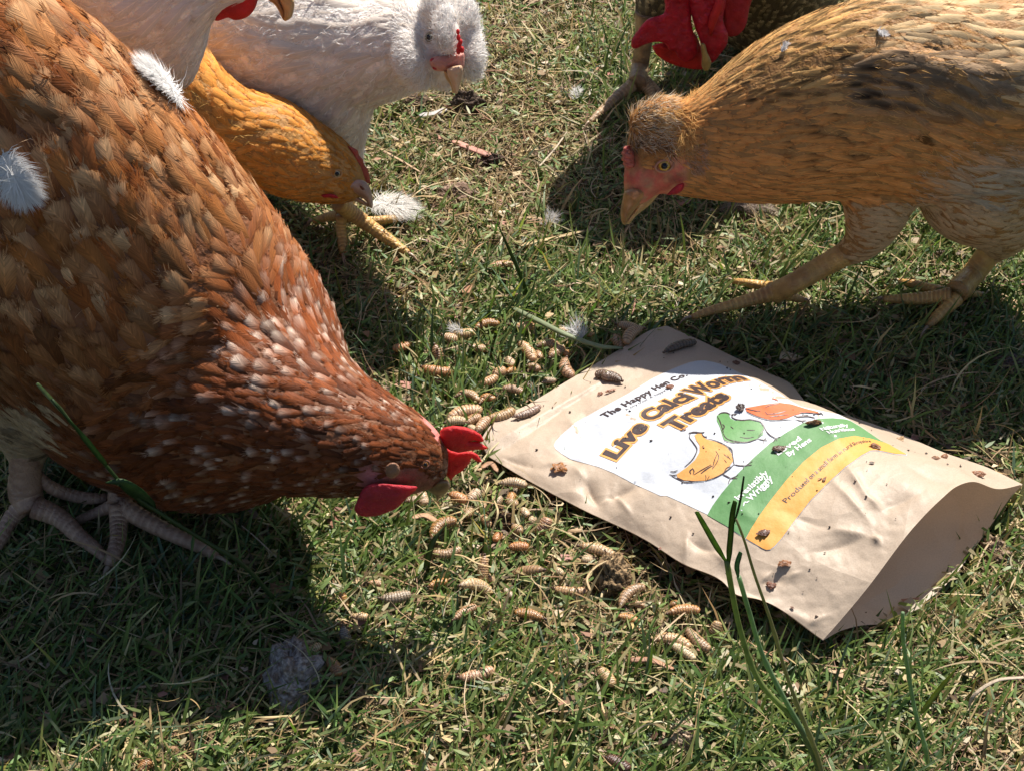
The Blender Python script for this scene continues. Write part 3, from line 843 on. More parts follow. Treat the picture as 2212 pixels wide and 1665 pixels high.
def feather_mat(name, rough=.5, transl=.22, barb=.35, sheen=.03, tint=(1.1, .9, .7), spec=.16):
    m, t, b = new_mat(name)
    at = N(t, 'ShaderNodeAttribute'); at.attribute_name = 'Col'
    uv = N(t, 'ShaderNodeUVMap'); uv.uv_map = 'UVMap'
    sx = N(t, 'ShaderNodeSeparateXYZ'); t.links.new(uv.outputs[0], sx.inputs[0])
    au = mathn(t, 'ABSOLUTE', mathn(t, 'SUBTRACT', sx.outputs[0], .5))
    along = mathn(t, 'SUBTRACT', sx.outputs[1], mathn(t, 'MULTIPLY', au, .9))
    tc = N(t, 'ShaderNodeTexCoord')
    cb = N(t, 'ShaderNodeCombineXYZ')
    t.links.new(mathn(t, 'MULTIPLY', along, 26.0), cb.inputs[0])
    t.links.new(mathn(t, 'MULTIPLY', au, 2.5), cb.inputs[1])
    ob = N(t, 'ShaderNodeVectorMath'); ob.operation = 'MULTIPLY'
    t.links.new(tc.outputs['Object'], ob.inputs[0]); ob.inputs[1].default_value = (30, 30, 30)
    ad = N(t, 'ShaderNodeVectorMath'); ad.operation = 'ADD'
    t.links.new(cb.outputs[0], ad.inputs[0]); t.links.new(ob.outputs[0], ad.inputs[1])
    nz = noise(t, 1.0, 3, .6, vec=ad.outputs[0])
    f = ramp(t, nz, [(.3, (1 - barb,) * 3), (.55, (1, 1, 1)), (.75, (1 + barb * .45,) * 3)])
    c = mix_rgb(t, at.outputs['Color'], f, 1.0, 'MULTIPLY')
    # pale shaft
    sh = mathn(t, 'LESS_THAN', au, .025)
    c = mix_rgb(t, c, mix_rgb(t, c, (1.35, 1.3, 1.2), 1.0, 'MULTIPLY'), mathn(t, 'MULTIPLY', sh, .7))
    t.links.new(c, b.inputs['Base Color'])
    b.inputs['Roughness'].default_value = rough
    b.inputs['Specular IOR Level'].default_value = spec
    b.inputs['Sheen Weight'].default_value = sheen
    bump(t, nz, .7, .0006, b)
    tr = N(t, 'ShaderNodeBsdfTranslucent')
    t.links.new(mix_rgb(t, c, tint, 1.0, 'MULTIPLY'), tr.inputs['Color'])
    ms = N(t, 'ShaderNodeMixShader'); ms.inputs[0].default_value = transl
    t.links.new(b.outputs[0], ms.inputs[1]); t.links.new(tr.outputs[0], ms.inputs[2])
    # the vane frays into separate barbs towards its rim: real gaps
    cb2 = N(t, 'ShaderNodeCombineXYZ')
    t.links.new(mathn(t, 'MULTIPLY', along, 75.0), cb2.inputs[0]); t.links.new(mathn(t, 'MULTIPLY', au, 3.0), cb2.inputs[1])
    ad2 = N(t, 'ShaderNodeVectorMath'); ad2.operation = 'ADD'
    t.links.new(cb2.outputs[0], ad2.inputs[0]); t.links.new(ob.outputs[0], ad2.inputs[1])
    nf = noise(t, 1.0, 2, .6, vec=ad2.outputs[0])
    e = mathn(t, 'MAXIMUM', mathn(t, 'MULTIPLY', au, 2.0), sx.outputs[1])
    e = mathn(t, 'MULTIPLY', mathn(t, 'SUBTRACT', e, .68), 1.95)
    hole = mathn(t, 'LESS_THAN', mathn(t, 'SUBTRACT', nf, .12), mathn(t, 'MULTIPLY', e, .85))
    tp = N(t, 'ShaderNodeBsdfTransparent')
    m2 = N(t, 'ShaderNodeMixShader')
    t.links.new(hole, m2.inputs[0]); t.links.new(ms.outputs[0], m2.inputs[1]); t.links.new(tp.outputs[0], m2.inputs[2])
    t.links.new(m2.outputs[0], t.nodes['Material Output'].inputs['Surface'])
    return m

def plumage(skin, parent, mat, spec, spacing, colfn, n_single=0, cand=9000, mask=None, jitter=.14, fname='feather', view_only=False):
    """spec(uv, P, N) -> L, W, lift arrays ; colfn(uv, P, rnd) -> (n,30,3)"""
    P, Nn = skin.sample(cand)
    uv = proj(P)
    k = (uv[:, 0] > -420) & (uv[:, 0] < 2640) & (uv[:, 1] > -420)
    if mask is not None: k &= mask(uv, P, Nn)
    P, Nn, uv = P[k], Nn[k], uv[k]
    L, Wd, lift = spec(uv, P, Nn)
    sp = L * spacing
    ix = thin(P, sp)
    P, Nn, uv, L, Wd, lift = P[ix], Nn[ix], uv[ix], L[ix], Wd[ix], lift[ix]
    T = skin.flow(P, Nn, jitter)
    n = len(P)
    G = np.zeros((n, 30, 3))
    for i in range(n):
        G[i] = feather_geo(skin, P[i] - T[i] * L[i] * .3, T[i], L[i] * RNG.uniform(.85, 1.15), Wd[i] * RNG.uniform(.85, 1.15), lift[i] * RNG.uniform(.6, 1.5), -.0004 + RNG.uniform(0, .0008)).reshape(30, 3)
    C = colfn(uv, P, RNG.random(n))
    # soft loose barbs along the rim of every feather
    nb = 12
    G5 = G.reshape(n, 6, 5, 3)
    fi = np.repeat(np.arange(n), nb)
    cc = RNG.integers(0, 5, n * nb); rr = np.where((cc == 0) | (cc == 4), RNG.integers(2, 5, n * nb), 5)
    A = G5[fi, rr, cc]
    Tt = G5[fi, 5, 2] - G5[fi, 3, 2]; Tt /= np.linalg.norm(Tt, axis=1)[:, None] + 1e-9
    Sd = G5[fi, 3, 4] - G5[fi, 3, 0]; Sd /= np.linalg.norm(Sd, axis=1)[:, None] + 1e-9
    dd = Tt + Sd * ((cc - 2) * .28 + RNG.normal(0, .18, n * nb))[:, None]; dd /= np.linalg.norm(dd, axis=1)[:, None]
    A = A - dd * (L[fi] * .05)[:, None] + Sd * (RNG.uniform(-.12, .12, n * nb) * Wd[fi])[:, None]
    bl = (L[fi] * RNG.uniform(.08, .22, n * nb))[:, None]
    wv = Sd * 1.0 * np.maximum(.00016, Wd[fi] * .022)[:, None]
    E = A + dd * bl
    Vb = np.stack([A - wv, A + wv, (A + E) / 2 + wv * .8, (A + E) / 2 - wv * .8, E], 1)
    Cb = np.repeat(C[fi, np.minimum(rr, 5) * 5 + cc][:, None], 5, 1) * RNG.uniform(.8, 1.15, (n * nb, 1, 1))
    bb = (np.arange(n * nb) * 5)[:, None]
    fl = np.r_[(bb + np.array([0, 1, 2, 3])).ravel(), (bb + np.array([3, 2, 4])).ravel()]
    tag(link('feather_fringe', mesh_np('feather_fringe', Vb.reshape(-1, 3), fl, np.r_[np.full(n * nb, 4), np.full(n * nb, 3)], M_DOWN, Cb.reshape(-1, 3), smooth=False), parent), kind='stuff')
    single = np.zeros(n, bool)
    if n_single:
        vd = (CAM - P); vd /= np.linalg.norm(vd, axis=1)[:, None]
        facing = (vd * Nn).sum(1)
        on = (uv[:, 0] > 5) & (uv[:, 0] < 2207) & (uv[:, 1] > 5) & (facing > .25)
        sc = np.where(on, L * Wd * facing, -1)
        best = np.argsort(-sc)[:n_single]
        single[best[sc[best] > 0]] = True
    r = ~single
    if r.any():
        nr = r.sum()
        F = (np.arange(nr)[:, None, None] * 30 + FQ[None]).reshape(-1, 4)
        me = mesh_np('plumage', G[r].reshape(-1, 3), F, np.full(len(F), 4), mat, C[r].reshape(-1, 3), np.tile(FUV, (nr, 1)))
        tag(link('plumage', me, parent), kind='stuff')
    for i in np.where(single)[0]:
        me = mesh_np(fname, G[i], FQ, np.full(len(FQ), 4), mat, C[i], FUV)
        link(fname, me, parent)
    return n

def fur(name, skin, parent, mat, n, length, width, lift, colfn, mask=None, curl=.25, jitter=.5, lenfn=None, away=None):
    P, Nn = skin.sample(n)
    uv = proj(P)
    k = (uv[:, 0] > -300) & (uv[:, 0] < 2520) & (uv[:, 1] > -300)
    if mask is not None: k &= mask(uv, P, Nn)
    P, Nn, uv = P[k], Nn[k], uv[k]; n = len(P)
    T = skin.flow(P, Nn, jitter)
    if away is not None:
        T = P - away
        T = T - (T * Nn).sum(1)[:, None] * Nn
        T /= np.linalg.norm(T, axis=1)[:, None] + 1e-9
        a = RNG.normal(0, jitter, n)[:, None]
        T = T * np.cos(a) + np.cross(Nn, T) * np.sin(a)
    lf = lift * RNG.uniform(.3, 1.6, n)[:, None]
    D = T * np.cos(lf) + Nn * np.sin(lf)
    Ln = (length * RNG.uniform(.6, 1.3, n))
    if lenfn is not None: Ln = Ln * lenfn(uv)
    Ln = Ln[:, None]
    S = np.cross(Nn, D); S /= np.linalg.norm(S, axis=1)[:, None] + 1e-9
    tw = RNG.uniform(-1, 1, n)[:, None]
    S = S * np.cos(tw) + Nn * np.sin(tw)
    w = width * RNG.uniform(.6, 1.4, n)[:, None]
    A = P - Nn * .0008
    B = A + D * Ln * .55 + S * Ln * RNG.normal(0, curl * .3, (n, 1))
    E = B + (D * .8 - Nn * .25) * Ln * .45 + S * Ln * RNG.normal(0, curl, (n, 1))
    V = np.stack([A - S * w, A + S * w, B - S * w * .7, B + S * w * .7, E], 1)
    c = colfn(uv, P, RNG.random(n))
    C = np.repeat(c[:, None], 5, 1)
    C[:, 4] *= 1.08
    base = (np.arange(n) * 5)[:, None]
    q = (base + np.array([0, 1, 3, 2])).ravel(); tr = (base + np.array([2, 3, 4])).ravel()
    me = mesh_np(name, V.reshape(-1, 3), np.r_[q, tr], np.r_[np.full(n, 4), np.full(n, 3)], mat, C.reshape(-1, 3), smooth=False)
    return tag(link(name, me, parent), kind='stuff')

# ---------------------------------------------------------------- animals: cushion-shaped parts (combs, wattles, beaks), tubes and eyes
def cushion(name, poly, Yf, th, edge, mat, parent, cell=5, rough=0.0, sm=True, seed=1, tip=None, curve=None, bm_out=False):
    """closed lens-like solid whose outline is poly (photo units) and whose middle surface lies at world Y = Yf(u, v)"""
    if sm: poly = catmull(list(poly) + [poly[0]], max(24, 5 * len(poly)))[:-1].tolist()
    bm = poly_bm(poly, cell)
    bmesh.ops.remove_doubles(bm, verts=bm.verts[:], dist=.3)
    bmesh.ops.triangulate(bm, faces=bm.faces[:])
    uv = np.array([[v.co.x, v.co.y] for v in bm.verts])
    d = poly_dist(uv[:, 0], uv[:, 1], poly)
    d[d < .35] = 0
    k = np.sqrt(np.clip(1 - (1 - np.clip(d / edge, 0, 1)) ** 2, 0, 1))
    nz = fbm(uv[:, 0] / 7, uv[:, 1] / 7, seed) - .5
    nz2 = fbm(uv[:, 0] / 25, uv[:, 1] / 25, seed + 4) - .5
    F = [tuple(v.index for v in f.verts) for f in bm.faces] if bm.verts.index_update() is None else None
    bm.free()
    base = np.array([PY(a, b, Yf(a, b)) for a, b in uv])
    dirs = np.array([ray(a, b) for a, b in uv]); dirs /= np.linalg.norm(dirs, axis=1)[:, None]
    t2 = (th * .5 * k * (1 + .5 * nz2) + rough * nz * (k > 0))[:, None]
    off = (rough * 1.6 * nz2 * (k > 0))[:, None]
    n = len(uv)
    Va = base - dirs * (t2 + off); Vb = base + dirs * (t2 - off)
    Vall = np.r_[Va, Vb]
    fl = []
    for f in F:
        a, b, c = f
        # orient towards the camera
        nrm = np.cross(Va[b] - Va[a], Va[c] - Va[a])
        if np.dot(nrm, dirs[a]) > 0: f = (a, c, b)
        fl.append(f); fl.append(tuple(i + n for i in f[::-1]))
    me = bpy.data.meshes.new(name); me.from_pydata(Vall.tolist(), [], fl)
    bm = bmesh.new(); bm.from_mesh(me)
    bmesh.ops.remove_doubles(bm, verts=bm.verts[:], dist=2e-5)
    for f in bm.faces: f.smooth = True
    bm.to_mesh(me); bm.free()
    me.materials.append(mat)
    return link(name, me, parent)

def tube_np(pts, rad, m=14, ring=None, cap=True, flat=1.0, up=np.array([0, 0, 1.0])):
    """swept tube; pts (n,3), rad (n,), ring(i,j)-> radius factor; returns V, F"""
    pts = np.array(pts, float); n = len(pts)
    tg = np.gradient(pts, axis=0); tg /= np.linalg.norm(tg, axis=1)[:, None] + 1e-12
    V = []
    for i in range(n):
        s = np.cross(tg[i], up)
        if np.linalg.norm(s) < .05: s = np.cross(tg[i], [0, 1.0, 0])
        s /= np.linalg.norm(s); b = np.cross(s, tg[i])
        for j in range(m):
            a = 2 * math.pi * j / m
            r = rad[i] * (ring(i, a) if ring else 1)
            V.append(pts[i] + s * math.cos(a) * r + b * math.sin(a) * r * flat)
    F = []
    for i in range(n - 1):
        for j in range(m):
            a = i * m + j; b2 = i * m + (j + 1) % m
            F.append((a, b2, b2 + m, a + m))
    if cap:
        V.append(pts[0]); V.append(pts[-1])
        for j in range(m):
            F.append((len(V) - 2, (j + 1) % m, j)); F.append((len(V) - 1, (n - 1) * m + j, (n - 1) * m + (j + 1) % m))
    return np.array(V), F
def join_np(parts):
    Vs, Fs, c = [], [], 0
    for V, F in parts:
        Vs.append(V); Fs += [tuple(i + c for i in f) for f in F]; c += len(V)
    return np.concatenate(Vs), Fs

def scaly(name, keys, mat, parent, scutes=12, depth_=.10, claw=0, m=16, kmax=None, flat=1.0):
    """toe or shank: keys (u,v,r,z or ('Y',y)) along its middle; rings of scutes on the top"""
    W = []
    for k in keys:
        W.append(PY(k[0], k[1], k[3][1]) if isinstance(k[3], tuple) else PZ(k[0], k[1], k[3] + .0045))
    W = np.array(W); Rr = np.array([k[2] * px(w) for k, w in zip(keys, W)])
    n = scutes * 6
    q = catmull(np.c_[W, Rr], n)
    s = np.linspace(0, 1, n) * scutes
    ph = RNG.uniform(-.1, .1, scutes + 2)
    saw = np.array([((x + ph[int(x)]) % 1.0) for x in s])
    prof = 1 + depth_ * (np.sin(np.clip(saw, 0, 1) * np.pi) ** .45 - .75)
    def ring(i, a):
        topw = .5 + .5 * math.sin(a)          # stronger on the upper side
        bead = 1 + .025 * math.sin(a * 7 + i * .9)
        return (1 + (prof[i] - 1) * (.35 + .85 * topw)) * bead
    V, F = tube_np(q[:, :3], q[:, 3], m, ring, flat=flat)
    # colour: darker in the creases between scutes
    me = mesh_pd(name, V, F, mat)
    o = link(name, me, parent)
    if claw:
        e, d = q[-1, :3], q[-1, :3] - q[-5, :3]; d /= np.linalg.norm(d)
        r = q[-1, 3]
        cp = [e - d * r * .4, e + d * claw * .35 + np.array([0, 0, .0012]), e + d * claw * .7, e + d * claw + np.array([0, 0, -.003])]
        cp = catmull(cp, 10)
        Vc, Fc = tube_np(cp, np.linspace(r * .62, .0003, 10), 8)
        link('claw', mesh_pd('claw', Vc, Fc, M_CLAW), o)
    return o

def scale_mat(name, base, dark, rough=.5, scale=340):
    m, t, b = new_mat(name)
    n1 = noise(t, 110, 4)
    c = ramp(t, n1, [(.25, dark), (.6, base), (.8, tuple(min(1, x * 1.2) for x in base))])
    ge = N(t, 'ShaderNodeNewGeometry')
    f = ramp(t, ge.outputs['Pointiness'], [(.44, (.45, .38, .34)), (.52, (1, 1, 1))])
    t.links.new(mix_rgb(t, c, f, 1.0, 'MULTIPLY'), b.inputs['Base Color'])
    b.inputs['Roughness'].default_value = rough
    b.inputs['Subsurface Weight'].default_value = .12
    b.inputs['Subsurface Radius'].default_value = (1, .4, .25)
    b.inputs['Subsurface Scale'].default_value = .004
    vo = N(t, 'ShaderNodeTexVoronoi'); vo.inputs['Scale'].default_value = scale; vo.feature = 'DISTANCE_TO_EDGE'
    tc = N(t, 'ShaderNodeTexCoord'); t.links.new(tc.outputs['Object'], vo.inputs['Vector'])
    hsum = mathn(t, 'ADD', mathn(t, 'MULTIPLY', mathn(t, 'MINIMUM', vo.outputs['Distance'], .15), 2.0), mathn(t, 'MULTIPLY', noise(t, 900, 3), .3))
    bump(t, hsum, .55, .0012, b)
    return m
M_CLAW = flat_mat('claw_horn', (.36, .25, .17), .35, .5, 300, .4)
M_LEG_YEL = scale_mat('leg_skin_yellow', (.78, .50, .16), (.52, .28, .10), .42)
M_LEG_PINK = scale_mat('leg_skin_pink', (.62, .41, .29), (.36, .21, .15), .5)
M_LEG_GREY = scale_mat('leg_skin_mottled', (.60, .42, .24), (.25, .17, .11), .5, 260)
def flesh(name, col, rough=.45, bscale=420, bd=.0012, sss=.35, blood=.35):
    m, t, b = new_mat(name)
    c = ramp(t, noise(t, 90, 5, .6), [(.25, tuple(x * (1 - blood) for x in col)), (.7, tuple(min(1, x * 1.15) for x in col))])
    t.links.new(c, b.inputs['Base Color'])
    b.inputs['Roughness'].default_value = rough
    b.inputs['Specular IOR Level'].default_value = .4
    b.inputs['Subsurface Weight'].default_value = sss
    b.inputs['Subsurface Radius'].default_value = (1, .12, .08)
    b.inputs['Subsurface Scale'].default_value = .006
    bump(t, noise(t, bscale, 4, .65), .7, bd, b)
    tr = N(t, 'ShaderNodeBsdfTranslucent')
    t.links.new(mix_rgb(t, c, (1.0, .35, .3), 1.0, 'MULTIPLY'), tr.inputs['Color'])
    ms = N(t, 'ShaderNodeMixShader'); ms.inputs[0].default_value = .22
    t.links.new(b.outputs[0], ms.inputs[1]); t.links.new(tr.outputs[0], ms.inputs[2])
    t.links.new(ms.outputs[0], t.nodes['Material Output'].inputs['Surface'])
    return m
M_COMB = flesh('comb_red', (.62, .03, .032), .55, 620, .0016)
M_WATTLE = flesh('wattle_red', (.50, .028, .045), .55, 520, .0018)
M_COMB_DEEP = flesh('comb_crimson', (.52, .018, .045), .42, 260, .0022)
M_FACE = flesh('face_skin_pink', (.60, .17, .13), .55, 420, .0016, .3)
M_BEAK = flat_mat('beak_horn', (.50, .30, .13), .32, .5, 120, .35, .0004, 300, sss=.15)
M_BEAK_TIP = flat_mat('beak_horn_brown', (.34, .17, .07), .32, .5, 120, .4, .0004, 300, sss=.1)
M_BEAK_PALE = flat_mat('beak_horn_pale', (.55, .37, .24), .32, .5, 120, .3, .0004, 300, sss=.15)
M_PUPIL = flat_mat('pupil', (.004, .004, .005), .12, .4)
M_IRIS_AMBER = flat_mat('iris_amber', (.52, .29, .03), .1, .5, 500, .4, coat=1)
M_IRIS_GREY = flat_mat('iris_grey_green', (.30, .25, .14), .1, .5, 500, .4, coat=1)
M_LID = flat_mat('eyelid_skin', (.55, .30, .20), .55, .3, 300, .3, .0008, 600)

def eye(u, v, skin, rpx, parent, iris, lid=M_LID, wide=1.25, ang=0.3):
    """eyeball, iris bulge, pupil and lid ring facing sideways out of the head, towards the viewer's side"""
    h = skin.bvh.ray_cast(Vector(CAM), Vector(ray(u, v)).normalized())
    c = np.array(h[0]); r = rpx * px(c)
    d = CAM - c; d = d / np.linalg.norm(d)
    c = c - d * r * .15
    d = d + np.array(h[1]) * .6; d /= np.linalg.norm(d)
    sx = np.cross([0, 0, 1.0], d); sx /= np.linalg.norm(sx); sy = np.cross(d, sx)
    ca, sa = math.cos(ang), math.sin(ang)
    ax, ay = sx * ca + sy * sa, -sx * sa + sy * ca
    B = np.stack([ax, ay, d])
    ball = (SPV * np.array([1.0, 1.0, .75]) * r) @ B + c
    o = link('eye', mesh_pd('eye', ball, SPF, iris), parent)
    pv = (SPV * np.array([.52, .52, .24]) * r) @ B + c + d * r * .66
    link('pupil', mesh_pd('pupil', pv, SPF, M_PUPIL), o)
    th = np.linspace(0, 2 * math.pi, 29)
    ringp = np.stack([c + ax * math.cos(a) * r * 1.12 * wide + ay * math.sin(a) * r * (.86 if math.sin(a) > 0 else .92) + d * r * .34 for a in th])
    V, F = tube_np(ringp, np.full(29, r * .19), 8, cap=False, up=d)
    link('eyelid', mesh_pd('eyelid', V, F, lid), o)
    return o
def lerp(a, b, t): return a + (b - a) * t
def arr(c): return np.array(c, float)
def grid_cols(n, base, tipc, row_w, col_w, k):
    """blend base -> tipc over the 6x5 feather grid with per-feather strength k"""
    w = (arr(row_w)[:, None] * arr(col_w)[None]).reshape(1, 30, 1) * k[:, None, None]
    return base[:, None, :] * (1 - w) + tipc[:, None, :] * w
def jit(n, a=.12): return 1 + RNG.uniform(-a, a, (n, 1))
def spine_of(*qs): return np.concatenate(qs)[:, :3]
M_SKINCOL = mat_col('bird_skin', rough=.6, spec=.3, nscale=160, namp=.35, bumpd=.0012, bscale=420, sss=.12)
M_DOWN = mat_col('down', rough=.9, spec=.04, transl=.3, sheen=.0)

# ================================================================ the brown hen in front
YB = PZ(160, 1112, 0)[1] + .012
hen = empty('hen', (PZ(150, 1120, 0)))
tag(hen, 'large rusty brown hen with cream-flecked neck pecking at the ground beside the pouch', 'hen')
YN = YB - .068
c_b = chain([(912, 998, 62, YN), (885, 985, 84, YN), (812, 962, 110, YN + .003), (698, 925, 150, YN + .012), (560, 862, 214, YN + .03, .95), (430, 800, 328, YB - .012, .88), (260, 632, 388, YB, .82), (120, 400, 334, YB, .85), (0, 190, 240, YB), (-200, 0, 200, YB), (-400, -150, 110, YB)], 90)
c_b2 = chain([(40, 760, 150, YB), (55, 880, 95, YB - .01), (58, 960, 52, YB - .012), (58, 1010, 34, YB - .012)], 14)
c_b3 = chain([(250, 850, 180, YB + .05), (262, 980, 80, YB + .05), (265, 1050, 40, YB + .045)], 12)
FACE_P = [(772, 1050), (780, 1012), (800, 1006), (822, 1016), (845, 1030), (868, 1008), (900, 1012), (940, 1030), (960, 1045), (940, 1064), (880, 1066), (820, 1062)]
NAPE_P = [(915, 898), (935, 898), (958, 925), (962, 960), (942, 950), (928, 925)]
def brown_skin(co):
    uv = proj(co); n = len(co)
    c = np.tile(arr((.20, .075, .03)), (n, 1))
    w = np.clip(1 - poly_dist(uv[:, 0], uv[:, 1], FACE_P) / 14, 0, 1); w[in_poly(uv[:, 0], uv[:, 1], FACE_P)] = 1
    f = fbm(uv[:, 0] / 16, uv[:, 1] / 16, 44)[:, None]
    c = lerp(c, arr((.24, .075, .05)) * (.45 + f) , w[:, None])
    wl = np.exp(-(((uv[:, 0] - 848) / 18) ** 2 + ((uv[:, 1] - 1010) / 17) ** 2))[:, None]
    c = lerp(c, arr((.30, .20, .09)), wl * .8)
    w2 = np.clip(1 - poly_dist(uv[:, 0], uv[:, 1], NAPE_P) / 8, 0, 1); w2[in_poly(uv[:, 0], uv[:, 1], NAPE_P)] = 1
    c = lerp(c, arr((.62, .22, .19)), w2[:, None])
    wp = np.exp(-(((uv[:, 0] - 800) / 22) ** 2 + ((uv[:, 1] - 1028) / 20) ** 2))[:, None]
    c = lerp(c, arr((.50, .16, .17)), wp * .8)
    leg = ((uv[:, 0] < 110) & (uv[:, 1] > 900))[:, None]
    return np.where(leg, arr((.42, .30, .19)), c)
body, co, F = blob_body('body', [c_b, c_b2, c_b3], .0030, 8, M_SKINCOL, hen, brown_skin)
skb = Skin(co, F, np.concatenate([c_b]))
ax_b = lambda uv: ((uv[:, 0] - 100) + (uv[:, 1] - 200)) / 1600
def b_mask(uv, P, Nn):
    k = ~in_poly(uv[:, 0], uv[:, 1], FACE_P) & ~in_poly(uv[:, 0], uv[:, 1], NAPE_P)
    k &= ~((uv[:, 0] < 150) & (uv[:, 1] > 985))
    return k
def b_spec(uv, P, Nn):
    a = ax_b(uv)
    L = np.interp(a, [0, .35, .50, .68, .85, .97], [28, 27, 23, 17, 12, 7]) * 1e-3
    Wd = np.interp(a, [0, .35, .50, .68, .85, .97], [14, 13, 10.5, 7.0, 4.8, 3.4]) * 1e-3
    legm = (uv[:, 1] > 900) & (uv[:, 0] < 130)
    L = np.where(legm, .014, L); Wd = np.where(legm, .006, Wd)
    return L, Wd, L * .055
def b_cols(uv, P, rnd):
    n = len(uv); a = ax_b(uv)
    rust = np.where(rnd[:, None] < .5, arr((.35, .105, .026)), arr((.45, .165, .045))) * jit(n, .22)
    under = np.clip((uv[:, 1] - 620 - (uv[:, 0]) * .22) / 260, 0, 1)[:, None]  # lower-body shade painted into the feathers: darker rust, fewer and duller flecks
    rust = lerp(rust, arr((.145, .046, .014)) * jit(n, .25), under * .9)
    cream = arr((.78, .48, .25)) * jit(n, .15)
    neck = np.clip((a - .46 + .16 * (fbm(uv[:, 0] / 60, uv[:, 1] / 60, 91) - .5)) / .16, 0, 1)
    white = arr((.88, .70, .56)) * jit(n, .12)
    k1 = np.clip(RNG.normal(.42, .42, n), .0, 1.0) * (1 - .78 * under[:, 0]) * (1 - neck)
    body_c = grid_cols(n, rust, cream, [.0, .05, .25, .65, 1, .8], [.15, .75, .95, .75, .15], k1)
    k2 = (RNG.random(n) < np.interp(a, [.5, .7, .92, .97], [.42, .5, .34, .1])) * RNG.uniform(.3, .95, n) * neck * (1 - .35 * under[:, 0]) * (RNG.random(n) > .40 * under[:, 0])
    lit = (uv[:, 0] > 520) & (uv[:, 0] < 830) & (uv[:, 1] < 850) & (uv[:, 1] > 500) & (RNG.random(n) < .32)
    k2 = np.where(lit, np.maximum(k2, neck * RNG.uniform(.4, 1.0, n)), k2)
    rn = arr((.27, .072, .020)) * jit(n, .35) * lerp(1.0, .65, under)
    neck_c = grid_cols(n, rn, white, [0, 0, .0, .45, 1.0, .5], [0, .55, 1, .55, 0], k2)
    c = lerp(body_c, neck_c, neck[:, None, None])
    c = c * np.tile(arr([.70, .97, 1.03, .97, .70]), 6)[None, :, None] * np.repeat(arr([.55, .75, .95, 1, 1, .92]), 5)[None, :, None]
    legm = ((uv[:, 1] > 900) & (uv[:, 0] < 130))
    c[legm] = (arr((.46, .33, .20)) * jit(legm.sum(), .15))[:, None, :]
    dark = RNG.random(n) < .06
    c[dark] *= .55
    return c
M_FEATH = feather_mat('rusty_feather', .42, .2, .42)
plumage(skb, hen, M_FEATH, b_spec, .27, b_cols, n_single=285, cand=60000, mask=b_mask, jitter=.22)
def b_furcol(uv, P, rnd):
    n = len(uv)
    c = arr((.36, .13, .04)) * jit(n, .35)
    pale = rnd < .2
    c[pale] = arr((.75, .5, .3)) * jit(pale.sum(), .2)
    legm = ((uv[:, 1] > 900) & (uv[:, 0] < 130)); c[legm] = arr((.50, .37, .23)) * jit(legm.sum(), .2)
    return c
fur('feather_wisps', skb, hen, M_DOWN, 36000, .0070, .00016, .14, b_furcol, mask=b_mask, curl=.2, jitter=.45, lenfn=lambda uv: np.interp(ax_b(uv), [0, .6, .97], [1.3, 1.0, .45]))
def g4(p): return (748.9 + p[0] * .17298, 864 + p[1] * .17298)
YC = YN + .004
cushion('comb', [g4(p) for p in [(1165, 380), (1210, 340), (1330, 315), (1480, 332), (1600, 378), (1680, 430), (1716, 500), (1690, 522), (1600, 500), (1535, 512), (1640, 512), (1768, 592), (1740, 612), (1600, 618), (1490, 640), (1390, 655), (1290, 625), (1205, 565), (1165, 460)]],
        lambda u, v: YC, .0085, 16, M_COMB, hen, 4, .0004, sm=False)
cushion('comb', [g4(p) for p in [(1215, 560), (1290, 620), (1390, 650), (1490, 640), (1560, 633), (1640, 680), (1692, 772), (1650, 775), (1560, 722), (1530, 790), (1450, 880), (1360, 930), (1300, 1000), (1245, 940), (1230, 760)]],
        lambda u, v: YC + .004, .0055, 12, M_COMB, hen, 4, .0004, sm=False)
cushion('wattle', [g4(p) for p in [(195, 1110), (260, 1060), (400, 1035), (600, 1050), (790, 1065), (880, 1080), (800, 1180), (730, 1240), (650, 1330), (500, 1402), (400, 1440), (290, 1452), (150, 1432), (95, 1365), (118, 1280)]],
        lambda u, v: YN - .022, .0065, 22, M_WATTLE, hen, 5, .0006)
cushion('beak', [g4(p) for p in [(960, 1040), (1100, 1000), (1200, 980), (1270, 1010), (1285, 1090), (1230, 1165), (1165, 1205), (1130, 1262), (1110, 1200), (1030, 1140), (960, 1100)]],
        lambda u, v: YN - .006, .012, 12, flat_mat('beak_horn_dark', (.20, .11, .045), .4, .5, 150, .4, .0006, 300), hen, 5, .0003)
cushion('ear_lobe', [g4(p) for p in [(490, 820), (560, 775), (640, 800), (665, 870), (630, 945), (550, 975), (490, 920)]], lambda u, v: YN - .0262, .005, 16, flat_mat('ear_lobe_skin', (.24, .12, .07), .6, .3, 300, .45, .001, 500), hen, 5, .0009)
eye(918, 1002, skb, 8, hen, flat_mat('iris_brown', (.20, .08, .02), .15, .5), lid=flat_mat('eyelid_brown', (.22, .09, .06), .6, .3, 300, .3, .0008, 600), wide=1.1)
